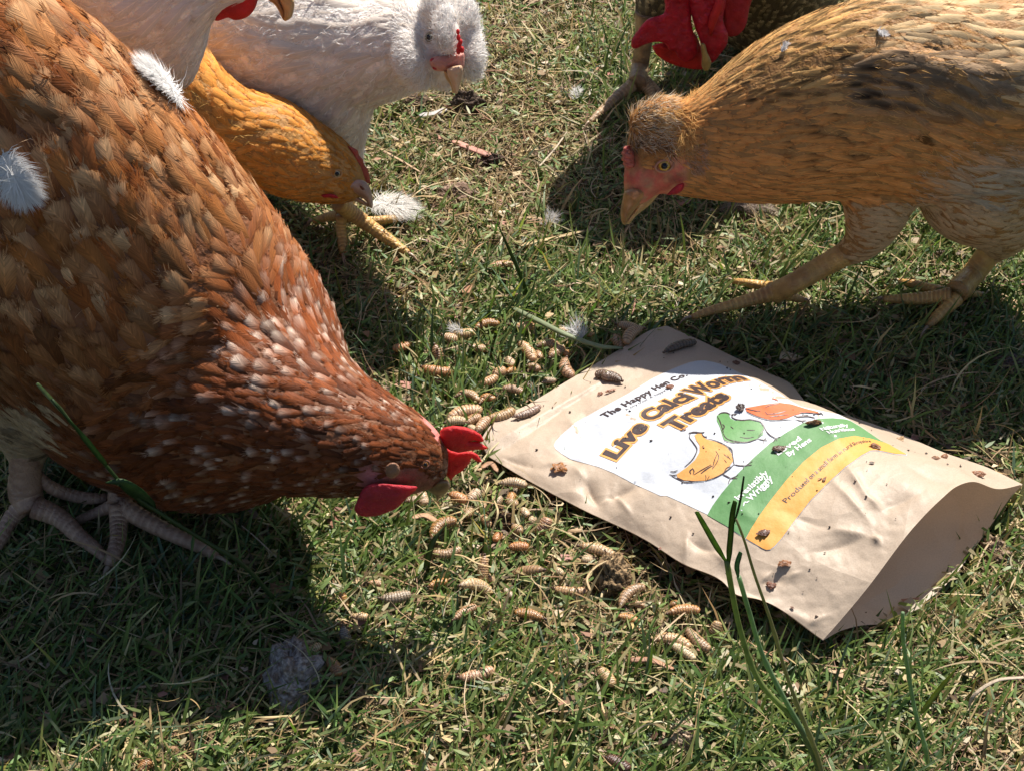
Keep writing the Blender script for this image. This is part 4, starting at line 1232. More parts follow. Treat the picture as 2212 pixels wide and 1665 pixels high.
# legs
def leg_b(name, keys, toes, mat, parent, m=16, scut=9):
    lg = scaly(name, keys, mat, parent, scut, .035, 0, m)
    for t in toes:
        scaly('toe', t[0], mat, lg, t[1], .12, t[2], m)
    return lg
Y1 = PZ(60, 1105, .012)[1]
leg_b('leg', [(55, 930, 36, ('Y', Y1 + .004)), (55, 1020, 34, ('Y', Y1 + .003)), (57, 1070, 36, ('Y', Y1)), (70, 1104, 29.2, .014)],
      [([(50, 1090, 20.6, .016), (25, 1118, 18.1, .011), (5, 1155, 15.5, .008), (-12, 1190, 12.0, .006)], 9, .012),
       ([(75, 1094, 25.8, .017), (122, 1114, 21.5, .013), (172, 1158, 17.2, .010), (212, 1190, 12.9, .008), (232, 1212, 8.6, .005)], 14, .010),
       ([(80, 1020, 8.6, .030), (105, 1048, 13.8, .022), (150, 1068, 13.8, .014), (195, 1076, 12.9, .012), (232, 1076, 10.3, .010)], 13, .010)], M_LEG_PINK, hen)
Y2 = PZ(262, 1100, .012)[1]
leg_b('leg', [(268, 960, 34, ('Y', Y2 + .012)), (264, 1040, 30, ('Y', Y2 + .008)), (258, 1092, 25.8, .014)],
      [([(258, 1094, 23.2, .016), (256, 1130, 18.9, .012), (254, 1168, 17.2, .010), (244, 1200, 15.5, .008), (235, 1222, 11.2, .005)], 12, .010),
       ([(262, 1092, 22.4, .016), (315, 1124, 19.8, .013), (370, 1152, 17.2, .011), (425, 1178, 13.8, .009), (468, 1202, 9.5, .007)], 15, .012),
       ([(250, 1090, 17.2, .014), (215, 1104, 12.0, .010), (178, 1118, 9.5, .007), (152, 1128, 6.0, .005)], 8, .007)], M_LEG_PINK, hen)

# ================================================================ the tan crested hen on the right
Y5 = PZ(1860, 645, 0)[1]
tan = empty('hen', PZ(1860, 645, 0))
tag(tan, 'tan crested hen with black-streaked golden neck stepping towards the pouch', 'hen')
c_t = chain([(1398, 352, 52, Y5 + .004, .80), (1432, 338, 84, Y5 + .004, .80), (1500, 325, 106, Y5 + .004, .80), (1600, 300, 146, Y5 + .004, .80), (1740, 250, 200, Y5 + .004, .80), (1900, 212, 226, Y5 + .004, .80), (2080, 226, 236, Y5 + .004, .80), (2260, 200, 226, Y5 + .004, .80), (2450, 100, 150, Y5 + .004, .80), (2600, 0, 90, Y5 + .004, .80)], 80)
c_t6 = chain([(1800, 135, 40, Y5 - .008, .5), (1900, 170, 72, Y5 - .024, .5), (2010, 205, 95, Y5 - .033, .45), (2120, 225, 100, Y5 - .033, .45), (2260, 220, 105, Y5 - .032, .45)], 18)
c_t5 = chain([(1392, 385, 48, Y5 - .004, .8), (1378, 415, 32, Y5 - .006, .8)], 6)
c_t2 = chain([(1402, 268, 46, Y5 + .004, .80), (1436, 262, 54, Y5 + .004, .80), (1475, 285, 48, Y5 + .004, .80)], 8)
c_t3 = chain([(1905, 400, 90, Y5 - .01, .8), (1890, 470, 66, Y5 - .015, .85), (1862, 525, 42, Y5 - .015, .85), (1822, 552, 27, Y5 - .012, .9)], 18)
c_t4 = chain([(2110, 400, 130, Y5 + .0), (2165, 470, 82, Y5 + .005), (2160, 520, 42, Y5 + .008), (2144, 545, 27, Y5 + .008)], 18)
FT = [(1348, 330), (1362, 322), (1374, 345), (1378, 370), (1400, 365), (1425, 345), (1450, 335), (1475, 325), (1482, 360), (1478, 400), (1472, 412), (1440, 428), (1400, 440), (1360, 450), (1345, 430), (1348, 380)]
def tan_skin(co):
    uv = proj(co); n = len(co)
    c = np.tile(arr((.36, .18, .06)), (n, 1))
    w = np.clip(1 - poly_dist(uv[:, 0], uv[:, 1], FT) / 9, 0, 1); w[in_poly(uv[:, 0], uv[:, 1], FT)] = 1
    f = fbm(uv[:, 0] / 13, uv[:, 1] / 13, 48)[:, None]
    pink = lerp(arr((.56, .13, .09)), arr((.52, .26, .14)), np.clip((f - .35) * 2.5, 0, 1))
    br = np.exp(-(((uv[:, 0] - 1400) / 26) ** 2 + ((uv[:, 1] - 345) / 24) ** 2))[:, None]
    pink = lerp(pink, arr((.20, .09, .045)), np.clip(br * 1.6, 0, 1) * (.6 + .4 * (f > .5)))
    return lerp(c, pink, w[:, None])
body, co, F = blob_body('body', [c_t, c_t2, c_t3, c_t4, c_t5, c_t6], .0026, 6, M_SKINCOL, tan, tan_skin)
skt = Skin(co, F, c_t)
def t_mask(uv, P, Nn):
    return ~in_poly(uv[:, 0], uv[:, 1], FT) & ~((uv[:, 0] < 1395) & (uv[:, 1] > 300) & (uv[:, 1] < 520))
def t_spec(uv, P, Nn):
    u, v = uv[:, 0], uv[:, 1]
    L = np.interp(u, [1350, 1480, 1600, 1800, 2212], [5.5, 8, 14, 20, 23]) * 1e-3
    Wd = np.interp(u, [1350, 1480, 1600, 1800, 2212], [2.4, 2.8, 3.4, 5.2, 7]) * 1e-3
    up = v < 205 + .0 * u
    hack = up & (u > 1500) & (u < 1930)
    Wd = np.where(hack, Wd * .85, Wd)
    low = v > 440
    L = np.where(low, .009, L); Wd = np.where(low, .0035, Wd)
    return L, Wd, L * np.where(low, .04, .04)
def t_cols(uv, P, rnd):
    n = len(uv); u, v = uv[:, 0], uv[:, 1]
    gold = arr((.80, .47, .18)) * jit(n, .15)
    pale = arr((.80, .58, .33)) * jit(n, .15)
    breast = arr((.74, .35, .12)) * jit(n, .14)
    grey = arr((.52, .44, .34)) * jit(n, .2)
    dark = np.tile(arr((.022, .016, .014)), (n, 1))
    edge = 205 + (u - 1500) * .05
    t_up = np.clip((edge - v) / 60 + .5, 0, 1)[:, None]
    back = np.clip((u - 1780) / 160, 0, 1)[:, None]
    base = lerp(breast, lerp(gold, pale, back), t_up)
    wg = np.clip(1 - np.hypot((u - 1990) / 240, (v - 175) / 110), 0, 1)[:, None] * (.55 + 1.2 * fbm(u / 60, v / 20, 66))[:, None]
    base = lerp(base, arr((.30, .20, .13)) * jit(n, .45), np.clip(wg * 2.2, 0, .85))
    bg_ = np.clip(1 - np.hypot((u - 2170) / 230, (v - 430) / 130), 0, 1)[:, None]
    base = lerp(base, grey, np.clip(bg_ * 1.8, 0, 1))
    low = (v > 440)[:, None]
    base = np.where(low, arr((.66, .46, .26)) * jit(n, .12), base)
    # dark centre streaks on the hackle, dark V tips low on the neck
    k = np.where((t_up[:, 0] > .3) & (u > 1540), (RNG.random(n) < .62) * RNG.uniform(.7, 1, n), 0)
    k = k * np.where(u > 1950, .6, 1)
    c = grid_cols(n, base, dark, [0, .2, .8, 1, 1, .6], [0, .75, 1, .75, 0], k)
    vz = (np.hypot((u - 1750) / 90, (v - 320) / 85) < 1) & (RNG.random(n) < .5)
    kv = vz * .95
    w = (arr([0, 0, 0, .8, 1, 1])[:, None] * arr([1, .5, .1, .5, 1])[None]).reshape(1, 30, 1) * kv[:, None, None]
    c = c * (1 - w) + dark[:, None, :] * w
    sp = (RNG.random(n) < .03) & (u > 1850) & (v < 330)
    c[sp] *= .3
    hd = (u < 1490) & (v > 230) & (v < 350)
    c[hd] *= .75
    return c
M_FEATT = feather_mat('tan_feather', .8, .2, .34, .0, spec=.03)
plumage(skt, tan, M_FEATT, t_spec, .28, t_cols, n_single=285, cand=48000, mask=t_mask, jitter=.13)
def t_fur(uv, P, rnd):
    n = len(uv); u, v = uv[:, 0], uv[:, 1]
    c = arr((.68, .40, .15)) * jit(n, .3)
    st = (v < 215) & (u > 1540) & (rnd > .72); c[st] = arr((.10, .07, .05))
    cr_ = (u < 1450) & (v < 330)
    f = rnd < .5
    c[cr_ & f] = arr((.74, .62, .45)) * jit((cr_ & f).sum(), .15)
    kk = cr_ & (rnd > .8) & (u < 1410); c[kk] = arr((.08, .07, .07))
    kk = cr_ & ~f & (v > 300); c[kk] = arr((.20, .10, .05))
    bw = np.hypot((u - 2170) / 230, (v - 430) / 130) < 1
    c[bw] = arr((.56, .48, .38)) * jit(bw.sum(), .2)
    lo = v > 440; c[lo] = arr((.52, .37, .23)) * jit(lo.sum(), .15)
    return c
fur('feather_wisps', skt, tan, M_DOWN, 34000, .008, .00016, .14, t_fur, mask=t_mask, curl=.2, jitter=.3, lenfn=lambda uv: np.where(uv[:, 1] > 440, .45, np.interp(uv[:, 0], [1350, 1480, 1800], [.5, .6, 1.3])))
skt2 = Skin(co, F, c_t2[::-1] if False else c_t2)
def crest_mask(uv, P, Nn): return (uv[:, 0] < 1495) & (uv[:, 1] < 322 + (uv[:, 0] - 1350) * .05) & (Nn[:, 2] > -.4)
fur('crest', skt2, tan, M_DOWN, 220000, .0095, .00020, .26, t_fur, mask=crest_mask, curl=.3, jitter=.3)
def earm(uv, P, Nn): return np.hypot((uv[:, 0] - 1500) / 24, (uv[:, 1] - 342) / 34) < 1
fur('ear_tuft', skt, tan, M_DOWN, 160000, .006, .00022, .6, lambda uv, P, r: arr((.56, .38, .27)) * jit(len(uv), .25), mask=earm, curl=.3, jitter=.4)
def g3(p): return (1296.1 + p[0] * .17298, 201.6 + p[1] * .17298)
cushion('lower_beak', [g3(p) for p in [(820, 1175), (740, 1262), (620, 1400), (440, 1545), (350, 1640), (325, 1636), (420, 1470), (540, 1290), (680, 1215)]], lambda u, v: Y5 - .004, .010, 9, M_BEAK, tan, 4, .0003)
cushion('upper_beak', [g3(p) for p in [(300, 1230), (400, 1170), (540, 1180), (590, 1240), (560, 1310), (430, 1470), (350, 1590), (322, 1648), (285, 1635), (260, 1560), (258, 1450), (278, 1340)]], lambda u, v: Y5 - .008, .015, 16, M_BEAK_TIP, tan, 4, .0003)
cushion('nostril', [g3(p) for p in [(380, 1290), (410, 1230), (460, 1205), (500, 1235), (480, 1300), (420, 1340)]], lambda u, v: Y5 - .0160, .003, 6, flat_mat('cere_skin', (.42, .20, .10), .5, .3, 300, .4, .0006, 500), tan, 3, .0002)
cushion('wattle', [g3(p) for p in [(830, 1275), (920, 1180), (1000, 1130), (1042, 1125), (1045, 1190), (1000, 1240), (900, 1270)]], lambda u, v: Y5 - .022, .005, 8, M_WATTLE, tan, 4, .0004)
for k, (a, b) in enumerate([((318, 690), (372, 742)), ((300, 750), (392, 800)), ((300, 820), (396, 850)), ((318, 880), (404, 895))]):
    p, q = g3(a), g3(b)
    V, Fc = tube_np([PY(p[0], p[1], Y5 - .004), PY((p[0] + q[0]) / 2, (p[1] + q[1]) / 2 - 2, Y5 - .010), PY(q[0], q[1], Y5 - .008)], [.0016, .0024, .0018], 10)
    link('comb', mesh_pd('comb', V, Fc, M_FACE), tan)
cushion('comb', [g3(p) for p in [(318, 690), (350, 680), (420, 740), (440, 830), (430, 930), (370, 960), (318, 930), (300, 850), (295, 760)]], lambda u, v: Y5 - .004, .010, 12, M_FACE, tan, 4, .0006)
e5 = g3((808, 905)); eye(e5[0], e5[1], skt, 14.0, tan, M_IRIS_AMBER, lid=flat_mat('eyelid_tan', (.44, .20, .12), .6, .3, 300, .3, .0008, 600), ang=.35)
leg_b('leg', [(1832, 545, 27, ('Y', Y5 - .013)), (1770, 580, 24, ('Y', Y5 - .013)), (1715, 612, 23, .024), (1672, 634, 24, .013)],
      [([(1680, 628, 20, .016), (1630, 645, 15, .011), (1570, 662, 12, .009), (1520, 676, 9, .007), (1494, 685, 6, .005)], 16, .008),
       ([(1680, 622, 14, .014), (1650, 618, 11, .010), (1615, 612, 9, .009), (1582, 607, 6, .006)], 9, .007),
       ([(1690, 634, 15, .012), (1712, 642, 10, .009), (1735, 648, 7, .006)], 5, .006)], M_LEG_YEL, tan)
leg_b('leg', [(2146, 535, 27, ('Y', Y5 + .008)), (2108, 585, 25, ('Y', Y5 + .006)), (2066, 632, 26, .015)],
      [([(2056, 640, 20, .014), (2010, 644, 15, .010), (1960, 646, 12, .008), (1908, 646, 7, .006)], 14, .008),
       ([(2050, 634, 14, .013), (2010, 624, 11, .010), (1975, 614, 9, .009), (1942, 608, 6, .006)], 10, .007),
       ([(2066, 644, 18, .013), (2042, 668, 14, .010), (2018, 690, 11, .007), (2004, 706, 7, .005)], 8, .008),
       ([(2080, 630, 13, .012), (2100, 634, 9, .009), (2118, 636, 6, .006)], 5, .006)], M_LEG_YEL, tan)

# ================================================================ the fluffy bearded white hen
Y3 = PZ(760, 492, 0)[1]
wh = empty('hen', PZ(760, 492, 0))
tag(wh, 'fluffy bearded white hen with a small red comb looking down at the grass', 'hen')
c_w = chain([(958, 150, 44, Y3 - .03), (948, 108, 62, Y3 - .03), (900, 95, 92, Y3 - .02), (770, 95, 140, Y3), (620, 70, 200, Y3 + .02), (460, 0, 235, Y3 + .07), (260, -120, 210, Y3 + .15), (120, -230, 130, Y3 + .2)], 70)
c_w2 = chain([(700, 165, 125, Y3), (735, 240, 70, Y3), (750, 300, 42, Y3), (756, 350, 30, Y3), (754, 395, 24, Y3)], 18)
c_w3 = chain([(882, 90, 24, Y3 - .040), (886, 128, 34, Y3 - .046), (905, 160, 34, Y3 - .042)], 8)
c_w4 = chain([(1010, 80, 30, Y3 - .030), (1014, 115, 32, Y3 - .040), (1016, 150, 26, Y3 - .036)], 8)
c_w6 = chain([(964, 48, 28, Y3 - .046), (967, 76, 28, Y3 - .052), (967, 98, 23, Y3 - .054)], 8)
c_w5 = chain([(955, 20, 46, Y3 - .03), (990, 40, 44, Y3 - .03), (1000, 65, 36, Y3 - .03)], 8)
whi = arr((.82, .735, .66))
def w_col(co): return np.tile(arr((.74, .66, .60)), (len(co), 1))
body, co, F = blob_body('body', [c_w, c_w2, c_w3, c_w4, c_w5, c_w6], .0024, 5, M_SKINCOL, wh, w_col)
skw = Skin(co, F, c_w)
FW_ = [(916, 104), (914, 70), (930, 64), (938, 92), (950, 120), (970, 124), (984, 100), (985, 60), (994, 56), (1004, 100), (1002, 130), (995, 170), (985, 190), (960, 180), (928, 150), (926, 122)]
def w_mask(uv, P, Nn): return ~in_poly(uv[:, 0], uv[:, 1], FW_)
def w_spec(uv, P, Nn):
    L = np.interp(uv[:, 0], [600, 850, 900, 1040], [22, 16, 8, 6]) * 1e-3
    Wd = L * .42
    return L, Wd, L * .05
M_FEATW = feather_mat('white_feather', .6, .3, .10, .05, (1, .92, .82))
plumage(skw, wh, M_FEATW, w_spec, .40, lambda uv, P, r: np.repeat((whi * jit(len(uv), .05))[:, None], 30, 1), cand=12000, mask=w_mask, jitter=.2)
fw = lambda uv, P, r: arr((.86, .83, .80)) * jit(len(uv), .07)
fur('down_coat', skw, wh, M_DOWN, 26000, .008, .00022, .3, fw, mask=w_mask, curl=.3, jitter=.5)
FC3 = PY(968, 128, Y3 - .05)
fur('beard', skw, wh, M_DOWN, 300000, .0075, .00018, .30, fw, mask=lambda uv, P, Nn: w_mask(uv, P, Nn) & (uv[:, 0] > 855) & (uv[:, 1] < 215), curl=.3, jitter=.35, away=FC3)
def g3w(p): return (835.3 + p[0] * .13838, p[1] * .13838)
cushion('face_skin', [g3w(p) for p in [(930, 880), (1060, 830), (1200, 830), (1215, 960), (1190, 1080), (1100, 1120), (1000, 1110), (890, 1120), (740, 1100), (690, 1040), (670, 940), (720, 900)]], lambda u, v: Y3 - .052, .014, 14, flesh('face_skin_pale', (.66, .33, .27), .6, 420, .0016, .25), wh, 4, .0007)
cushion('lower_beak', [g3w(p) for p in [(890, 1110), (960, 1130), (1060, 1380), (1080, 1470), (1045, 1462), (1000, 1350), (920, 1230)]], lambda u, v: Y3 - .055, .007, 7, M_BEAK, wh, 4, .0003)
cushion('upper_beak', [g3w(p) for p in [(940, 1080), (1040, 1040), (1170, 1030), (1188, 1150), (1160, 1270), (1130, 1400), (1105, 1460), (1075, 1478), (1050, 1440), (1000, 1290), (950, 1180)]], lambda u, v: Y3 - .060, .011, 12, M_BEAK_PALE, wh, 4, .0003)
for (cx, cy, r) in [(1112, 500, 34), (1120, 590, 38), (1150, 660, 40), (1130, 730, 46), (1175, 780, 42), (1120, 800, 44)]:
    p = g3w((cx, cy)); c = PY(p[0], p[1], Y3 - .060)
    link('comb', mesh_pd('comb', SPV * np.array([.7, .8, 1.1]) * r * .13838 * 1.25 * px(c) + c, SPF, M_COMB), wh)
for (cx, cy, r) in [(720, 945, 38), (760, 1060, 42)]:
    p = g3w((cx, cy)); c = PY(p[0], p[1], Y3 - .056)
    link('wattle', mesh_pd('wattle', SPV * np.array([1.1, .6, .9]) * r * .13838 * px(c) + c, SPF, M_WATTLE), wh)
e3 = g3w((672, 590)); eye(e3[0] - 1, e3[1], skw, 12, wh, M_IRIS_GREY, lid=flat_mat('eyelid_pale', (.62, .52, .44), .6, .3, 300, .3, .0008, 600), wide=.9, ang=1.35)
lw = leg_b('leg', [(752, 380, 24, ('Y', Y3 + .0)), (746, 430, 21, ('Y', Y3 - .002)), (744, 462, 22, .020)],
      [([(730, 440, 17, .038), (765, 465, 17, .024), (801, 490, 15, .016), (845, 522, 12, .010), (882, 549, 8, .006)], 19, .010),
       ([(738, 465, 12, .024), (737, 495, 11, .015), (740, 525, 11, .009), (742, 550, 8, .006)], 9, .008),
       ([(735, 466, 12, .020), (705, 470, 10, .012), (678, 478, 7, .008)], 7, .006),
       ([(770, 480, 12, .010), (805, 478, 10, .010), (842, 474, 9, .009), (876, 470, 6, .007)], 9, .007)], M_LEG_YEL, wh)

# ================================================================ the buff hen between the white birds
Y4 = Y3 - .055
bu = empty('hen', PZ(560, 560, 0))
tag(bu, 'golden buff hen with lowered head between the brown hen and the bearded white hen', 'hen')
c_f = chain([(748, 396, 44, Y4), (722, 376, 66, Y4), (690, 360, 80, Y4), (645, 342, 92, Y4), (580, 306, 98, Y4), (505, 275, 88, Y4), (440, 215, 74, Y4), (390, 160, 78, Y4 + .01), (290, 130, 110, Y4 + .01), (130, 110, 130, Y4 + .01), (20, 60, 80, Y4 + .01)], 60)
body, co, F = blob_body('body', [c_f], .0030, 6, M_SKINCOL, bu, lambda co: np.tile(arr((.48, .24, .07)), (len(co), 1)))
skf = Skin(co, F, c_f)
def f_mask(uv, P, Nn): return ~((uv[:, 0] > 768) & (uv[:, 1] > 330))
def f_spec(uv, P, Nn):
    L = np.interp(uv[:, 0], [400, 560, 680, 780], [20, 13, 8, 4.5]) * 1e-3
    Wd = L * np.interp(uv[:, 0], [500, 780], [.40, .45])
    return L, Wd, L * .07
def f_cols(uv, P, r):
    n = len(uv); u = uv[:, 0]
    base = lerp(arr((.80, .33, .07)), arr((.62, .27, .06)), np.clip((u[:, None] - 640) / 80, 0, 1)) * jit(n, .2)
    tip = arr((.88, .52, .2)) * jit(n, .1)
    return grid_cols(n, base, tip, [0, 0, .1, .4, .8, 1], [.6, .8, .6, .8, .6], RNG.uniform(0, .8, n) * (u < 690))
plumage(skf, bu, M_FEATT, f_spec, .38, f_cols, cand=14000, mask=f_mask, jitter=.2)
fur('feather_wisps', skf, bu, M_DOWN, 12000, .006, .0002, .3, lambda uv, P, r: arr((.66, .40, .13)) * jit(len(uv), .3), mask=f_mask, curl=.25, jitter=.35, lenfn=lambda uv: np.interp(uv[:, 0], [500, 700, 780], [1.2, .7, .35]))
def g5(p): return (576 + p[0] * .22487, 201.6 + p[1] * .22487)
cushion('lower_beak', [g5(p) for p in [(660, 940), (780, 958), (900, 1010), (975, 1070), (990, 1098), (960, 1090), (880, 1050), (780, 1020), (700, 1000)]], lambda u, v: Y4 - .004, .008, 8, flat_mat('beak_horn_dusky', (.42, .28, .21), .35, .5, 120, .3, .0004, 300), bu, 4)
cushion('upper_beak', [g5(p) for p in [(760, 860), (880, 830), (950, 850), (990, 900), (1012, 970), (1022, 1050), (1010, 1108), (985, 1095), (960, 1050), (900, 995), (790, 950), (680, 935)]], lambda u, v: Y4 - .008, .013, 15, flat_mat('beak_horn_grey', (.40, .27, .22), .35, .5, 120, .3, .0004, 300), bu, 4)
cushion('nostril', [g5(p) for p in [(893, 888), (915, 895), (940, 930), (925, 932), (900, 910)]], lambda u, v: Y4 - .0155, .002, 3, flat_mat('nostril_dark', (.14, .05, .03), .6), bu, 2)
cushion('comb', [g5(p) for p in [(775, 505), (830, 525), (880, 560), (885, 590), (925, 640), (935, 680), (970, 730), (988, 800), (990, 870), (950, 860), (880, 830), (850, 740), (820, 620)]], lambda u, v: Y4 + .002, .008, 12, flesh('comb_dusky', (.50, .10, .07), .55, 500, .001), bu, 4, .0006)
cushion('wattle', [g5(p) for p in [(520, 980), (590, 968), (670, 985), (690, 1005), (600, 1005), (540, 1000)]], lambda u, v: Y4 - .0200, .003, 4, M_WATTLE, bu, 3)
e4 = g5((672, 775)); eye(e4[0], e4[1], skf, 9.0, bu, M_IRIS_GREY, lid=flat_mat('eyelid_buff', (.46, .26, .11), .6, .3, 300, .3, .0008, 600), wide=1.1, ang=.1)
for dy in (-.012, .035):
    q = PZ(300, 560, .012) + np.array([0, dy, 0])
    top = q + np.array([.0, .005, .075])
    V, Fc = tube_np(catmull([top, (top + q) / 2 + np.array([-.004, 0, 0]), q], 24), np.full(24, .0055), 12)
    lg = link('leg', mesh_pd('leg', V, Fc, M_LEG_YEL), bu)
    for an in (-.5, .0, .5, 3.1):
        e = q + np.array([math.cos(an), math.sin(an), 0]) * .035; e[2] = .006
        V, Fc = tube_np(catmull([q, (q + e) / 2 + np.array([0, 0, .003]), e], 12), np.linspace(.0045, .002, 12), 10)
        link('toe', mesh_pd('toe', V, Fc, M_LEG_YEL), lg)

# ================================================================ the white rooster at the top left
Y2r = .03
wr = empty('rooster', PZ(250, 760, 0))
tag(wr, 'smooth white rooster with red wattle and curved beak at the top left edge', 'rooster')
c_r = chain([(545, -55, 52, Y2r), (500, -65, 72, Y2r), (420, -70, 105, Y2r), (300, -45, 172, Y2r), (170, -110, 215, Y2r), (0, -230, 190, Y2r), (-180, -360, 120, Y2r)], 60)
c_r2 = chain([(300, -20, 165, Y2r), (338, 68, 112, Y2r), (368, 128, 64, Y2r), (388, 165, 30, Y2r)], 24)
body, co, F = blob_body('body', [c_r, c_r2], .0032, 8, M_SKINCOL, wr, w_col)
skr = Skin(co, F, c_r)
plumage(skr, wr, M_FEATW, lambda uv, P, Nn: (np.full(len(uv), .020), np.full(len(uv), .0095), np.full(len(uv), .0006)), .40,
        lambda uv, P, r: np.repeat((arr((.80, .76, .74)) * jit(len(uv), .04))[:, None], 30, 1), cand=9000, jitter=.12)
fur('down_coat', skr, wr, M_DOWN, 9000, .007, .0002, .2, fw, curl=.2, jitter=.4)
cushion('wattle', [(474, -14), (466, 20), (461, 44), (470, 46), (480, 43), (493, 39), (505, 44), (520, 43), (535, 37), (548, 24), (556, 5), (560, -20), (530, -50), (485, -45)], lambda u, v: Y2r - .006, .007, 18, M_COMB, wr, 5, .0007)
cushion('lower_beak', [(570, -15), (578, 0), (590, 8), (604, 28), (612, 44), (617, 47), (616, 30), (606, 5), (596, -20)], lambda u, v: Y2r + .0, .008, 7, M_BEAK_TIP, wr, 4)
cushion('upper_beak', [(592, -22), (603, 0), (612, 22), (617, 46), (628, 40), (635, 22), (636, 4), (628, -14), (610, -30)], lambda u, v: Y2r - .002, .010, 9, M_BEAK, wr, 4)
for dx in (0, .055):
    q = PZ(150, 830, .012) + np.array([dx, dx * .3, 0]); top = q + np.array([0, .0, .17])
    V, Fc = tube_np(catmull([top, (top + q) / 2 + np.array([-.006, .004, 0]), q], 30), np.linspace(.011, .0065, 30), 12)
    lg = link('leg', mesh_pd('leg', V, Fc, M_LEG_YEL), wr)
    for an in (-.5, .0, .5, 3.1):
        e = q + np.array([math.cos(an), math.sin(an), 0]) * .045; e[2] = .006
        V, Fc = tube_np(catmull([q, (q + e) / 2 + np.array([0, 0, .004]), e], 12), np.linspace(.0055, .0022, 12), 10)
        link('toe', mesh_pd('toe', V, Fc, M_LEG_YEL), lg)

# ================================================================ the speckled rooster at the top right
Y6 = PZ(1378, 195, 0)[1]
sp = empty('rooster', PZ(1400, 195, 0))
tag(sp, 'speckled olive rooster with floppy crimson comb bending down at the top edge', 'rooster')
YH = Y6 - .075
c_s = chain([(1528, 10, 44, YH), (1535, -40, 58, YH), (1560, -90, 74, YH + .01), (1575, -190, 105, Y6 - .04), (1560, -350, 185, Y6 - .03), (1640, -380, 200, Y6 - .01), (1800, -330, 190, Y6 + .04), (1980, -380, 150, Y6 + .05), (2120, -460, 90, Y6 + .06)], 60)
c_s2 = chain([(1490, -110, 100, Y6 + .0), (1425, -20, 46, Y6 - .004), (1396, 30, 27, Y6 - .006)], 16)
c_s3 = chain([(1665, -25, 148, Y6 + .045), (1650, -150, 175, Y6 + .02), (1600, -300, 190, Y6 - .02)], 18)
body, co, F = blob_body('body', [c_s, c_s2, c_s3], .0032, 7, M_SKINCOL, sp, lambda co: np.tile(arr((.10, .075, .045)), (len(co), 1)))
sks = Skin(co, F, c_s)
def s_cols(uv, P, r):
    n = len(uv)
    base = arr((.11, .08, .042)) * jit(n, .3); pale = arr((.82, .66, .40)) * jit(n, .2)
    return grid_cols(n, base, pale, [0, .1, .2, .3, 1, 1], [.4, 1, 1, 1, .4], RNG.uniform(.4, 1, n))
plumage(sks, sp, feather_mat('speckled_feather', .5, .12, .3), lambda uv, P, Nn: (np.full(len(uv), .0105), np.full(len(uv), .0042), np.full(len(uv), .0011)), .42, s_cols, cand=16000, jitter=.25)
def g6(p): return (1267.3 + p[0] * .23437, p[1] * .23437)
cushion('comb', [g6(p) for p in [(600, 425), (690, 398), (790, 420), (880, 300), (980, 300), (1040, 400), (1068, 500), (1072, 638), (1000, 642), (900, 628), (800, 600), (690, 545), (630, 490)]], lambda u, v: YH - .012, .006, 14, M_COMB, sp, 5, .0010)
cushion('comb', [g6(p) for p in [(700, -60), (720, 40), (715, 115), (560, 182), (470, 285), (410, 390), (415, 440), (450, 452), (520, 420), (620, 392), (720, 405), (770, 470), (800, 470), (850, 540), (900, 575), (960, 565), (1010, 520), (1030, 440), (1020, 380), (985, 300), (960, 100), (950, -60)]],
        lambda u, v: YH - .018 - .00012 * (1500 - u), .008, 16, M_COMB_DEEP, sp, 5, .0022)
cushion('wattle', [g6(p) for p in [(920, -40), (960, 120), (1000, 260), (1050, 400), (1075, 540), (1110, 580), (1160, 578), (1230, 500), (1290, 420), (1305, 340), (1260, 200), (1280, -40)]], lambda u, v: YH - .020, .009, 14, M_COMB_DEEP, sp, 5, .0020)
cushion('wattle', [g6(p) for p in [(1240, -40), (1260, 150), (1300, 338), (1390, 330), (1450, 270), (1500, 80), (1530, -40)]], lambda u, v: YH - .010, .007, 14, M_WATTLE, sp, 5, .0012)
V, Fc = tube_np([PY(*g6(a), YH - .026) for a in [(1235, -20), (1215, 60), (1175, 150), (1150, 240), (1145, 330)]], [.0026, .0030, .0030, .0024, .001], 10)
link('wattle', mesh_pd('wattle', V, Fc, M_COMB), sp)
cushion('beak', [g6(p) for p in [(1048, 398), (1080, 402), (1110, 480), (1148, 590), (1130, 640), (1102, 662), (1070, 635), (1062, 520)]], lambda u, v: YH - .0265, .007, 8, flat_mat('beak_olive', (.36, .25, .09), .4, .4, 150, .35, .0005, 300), sp, 4)
leg_b('leg', [(1396, 25, 24, ('Y', Y6 - .008)), (1390, 90, 19, ('Y', Y6 - .006)), (1383, 140, 19, ('Y', Y6 - .004)), (1376, 182, 21, .016)],
      [([(1366, 184, 15, .015), (1340, 204, 12, .011), (1308, 232, 10, .009), (1274, 264, 6, .006)], 14, .008),
       ([(1388, 180, 15, .014), (1402, 196, 12, .010), (1410, 210, 9, .007)], 6, .006),
       ([(1388, 168, 12, .014), (1404, 182, 10, .011), (1424, 200, 7, .007)], 7, .006)], M_LEG_GREY, sp)
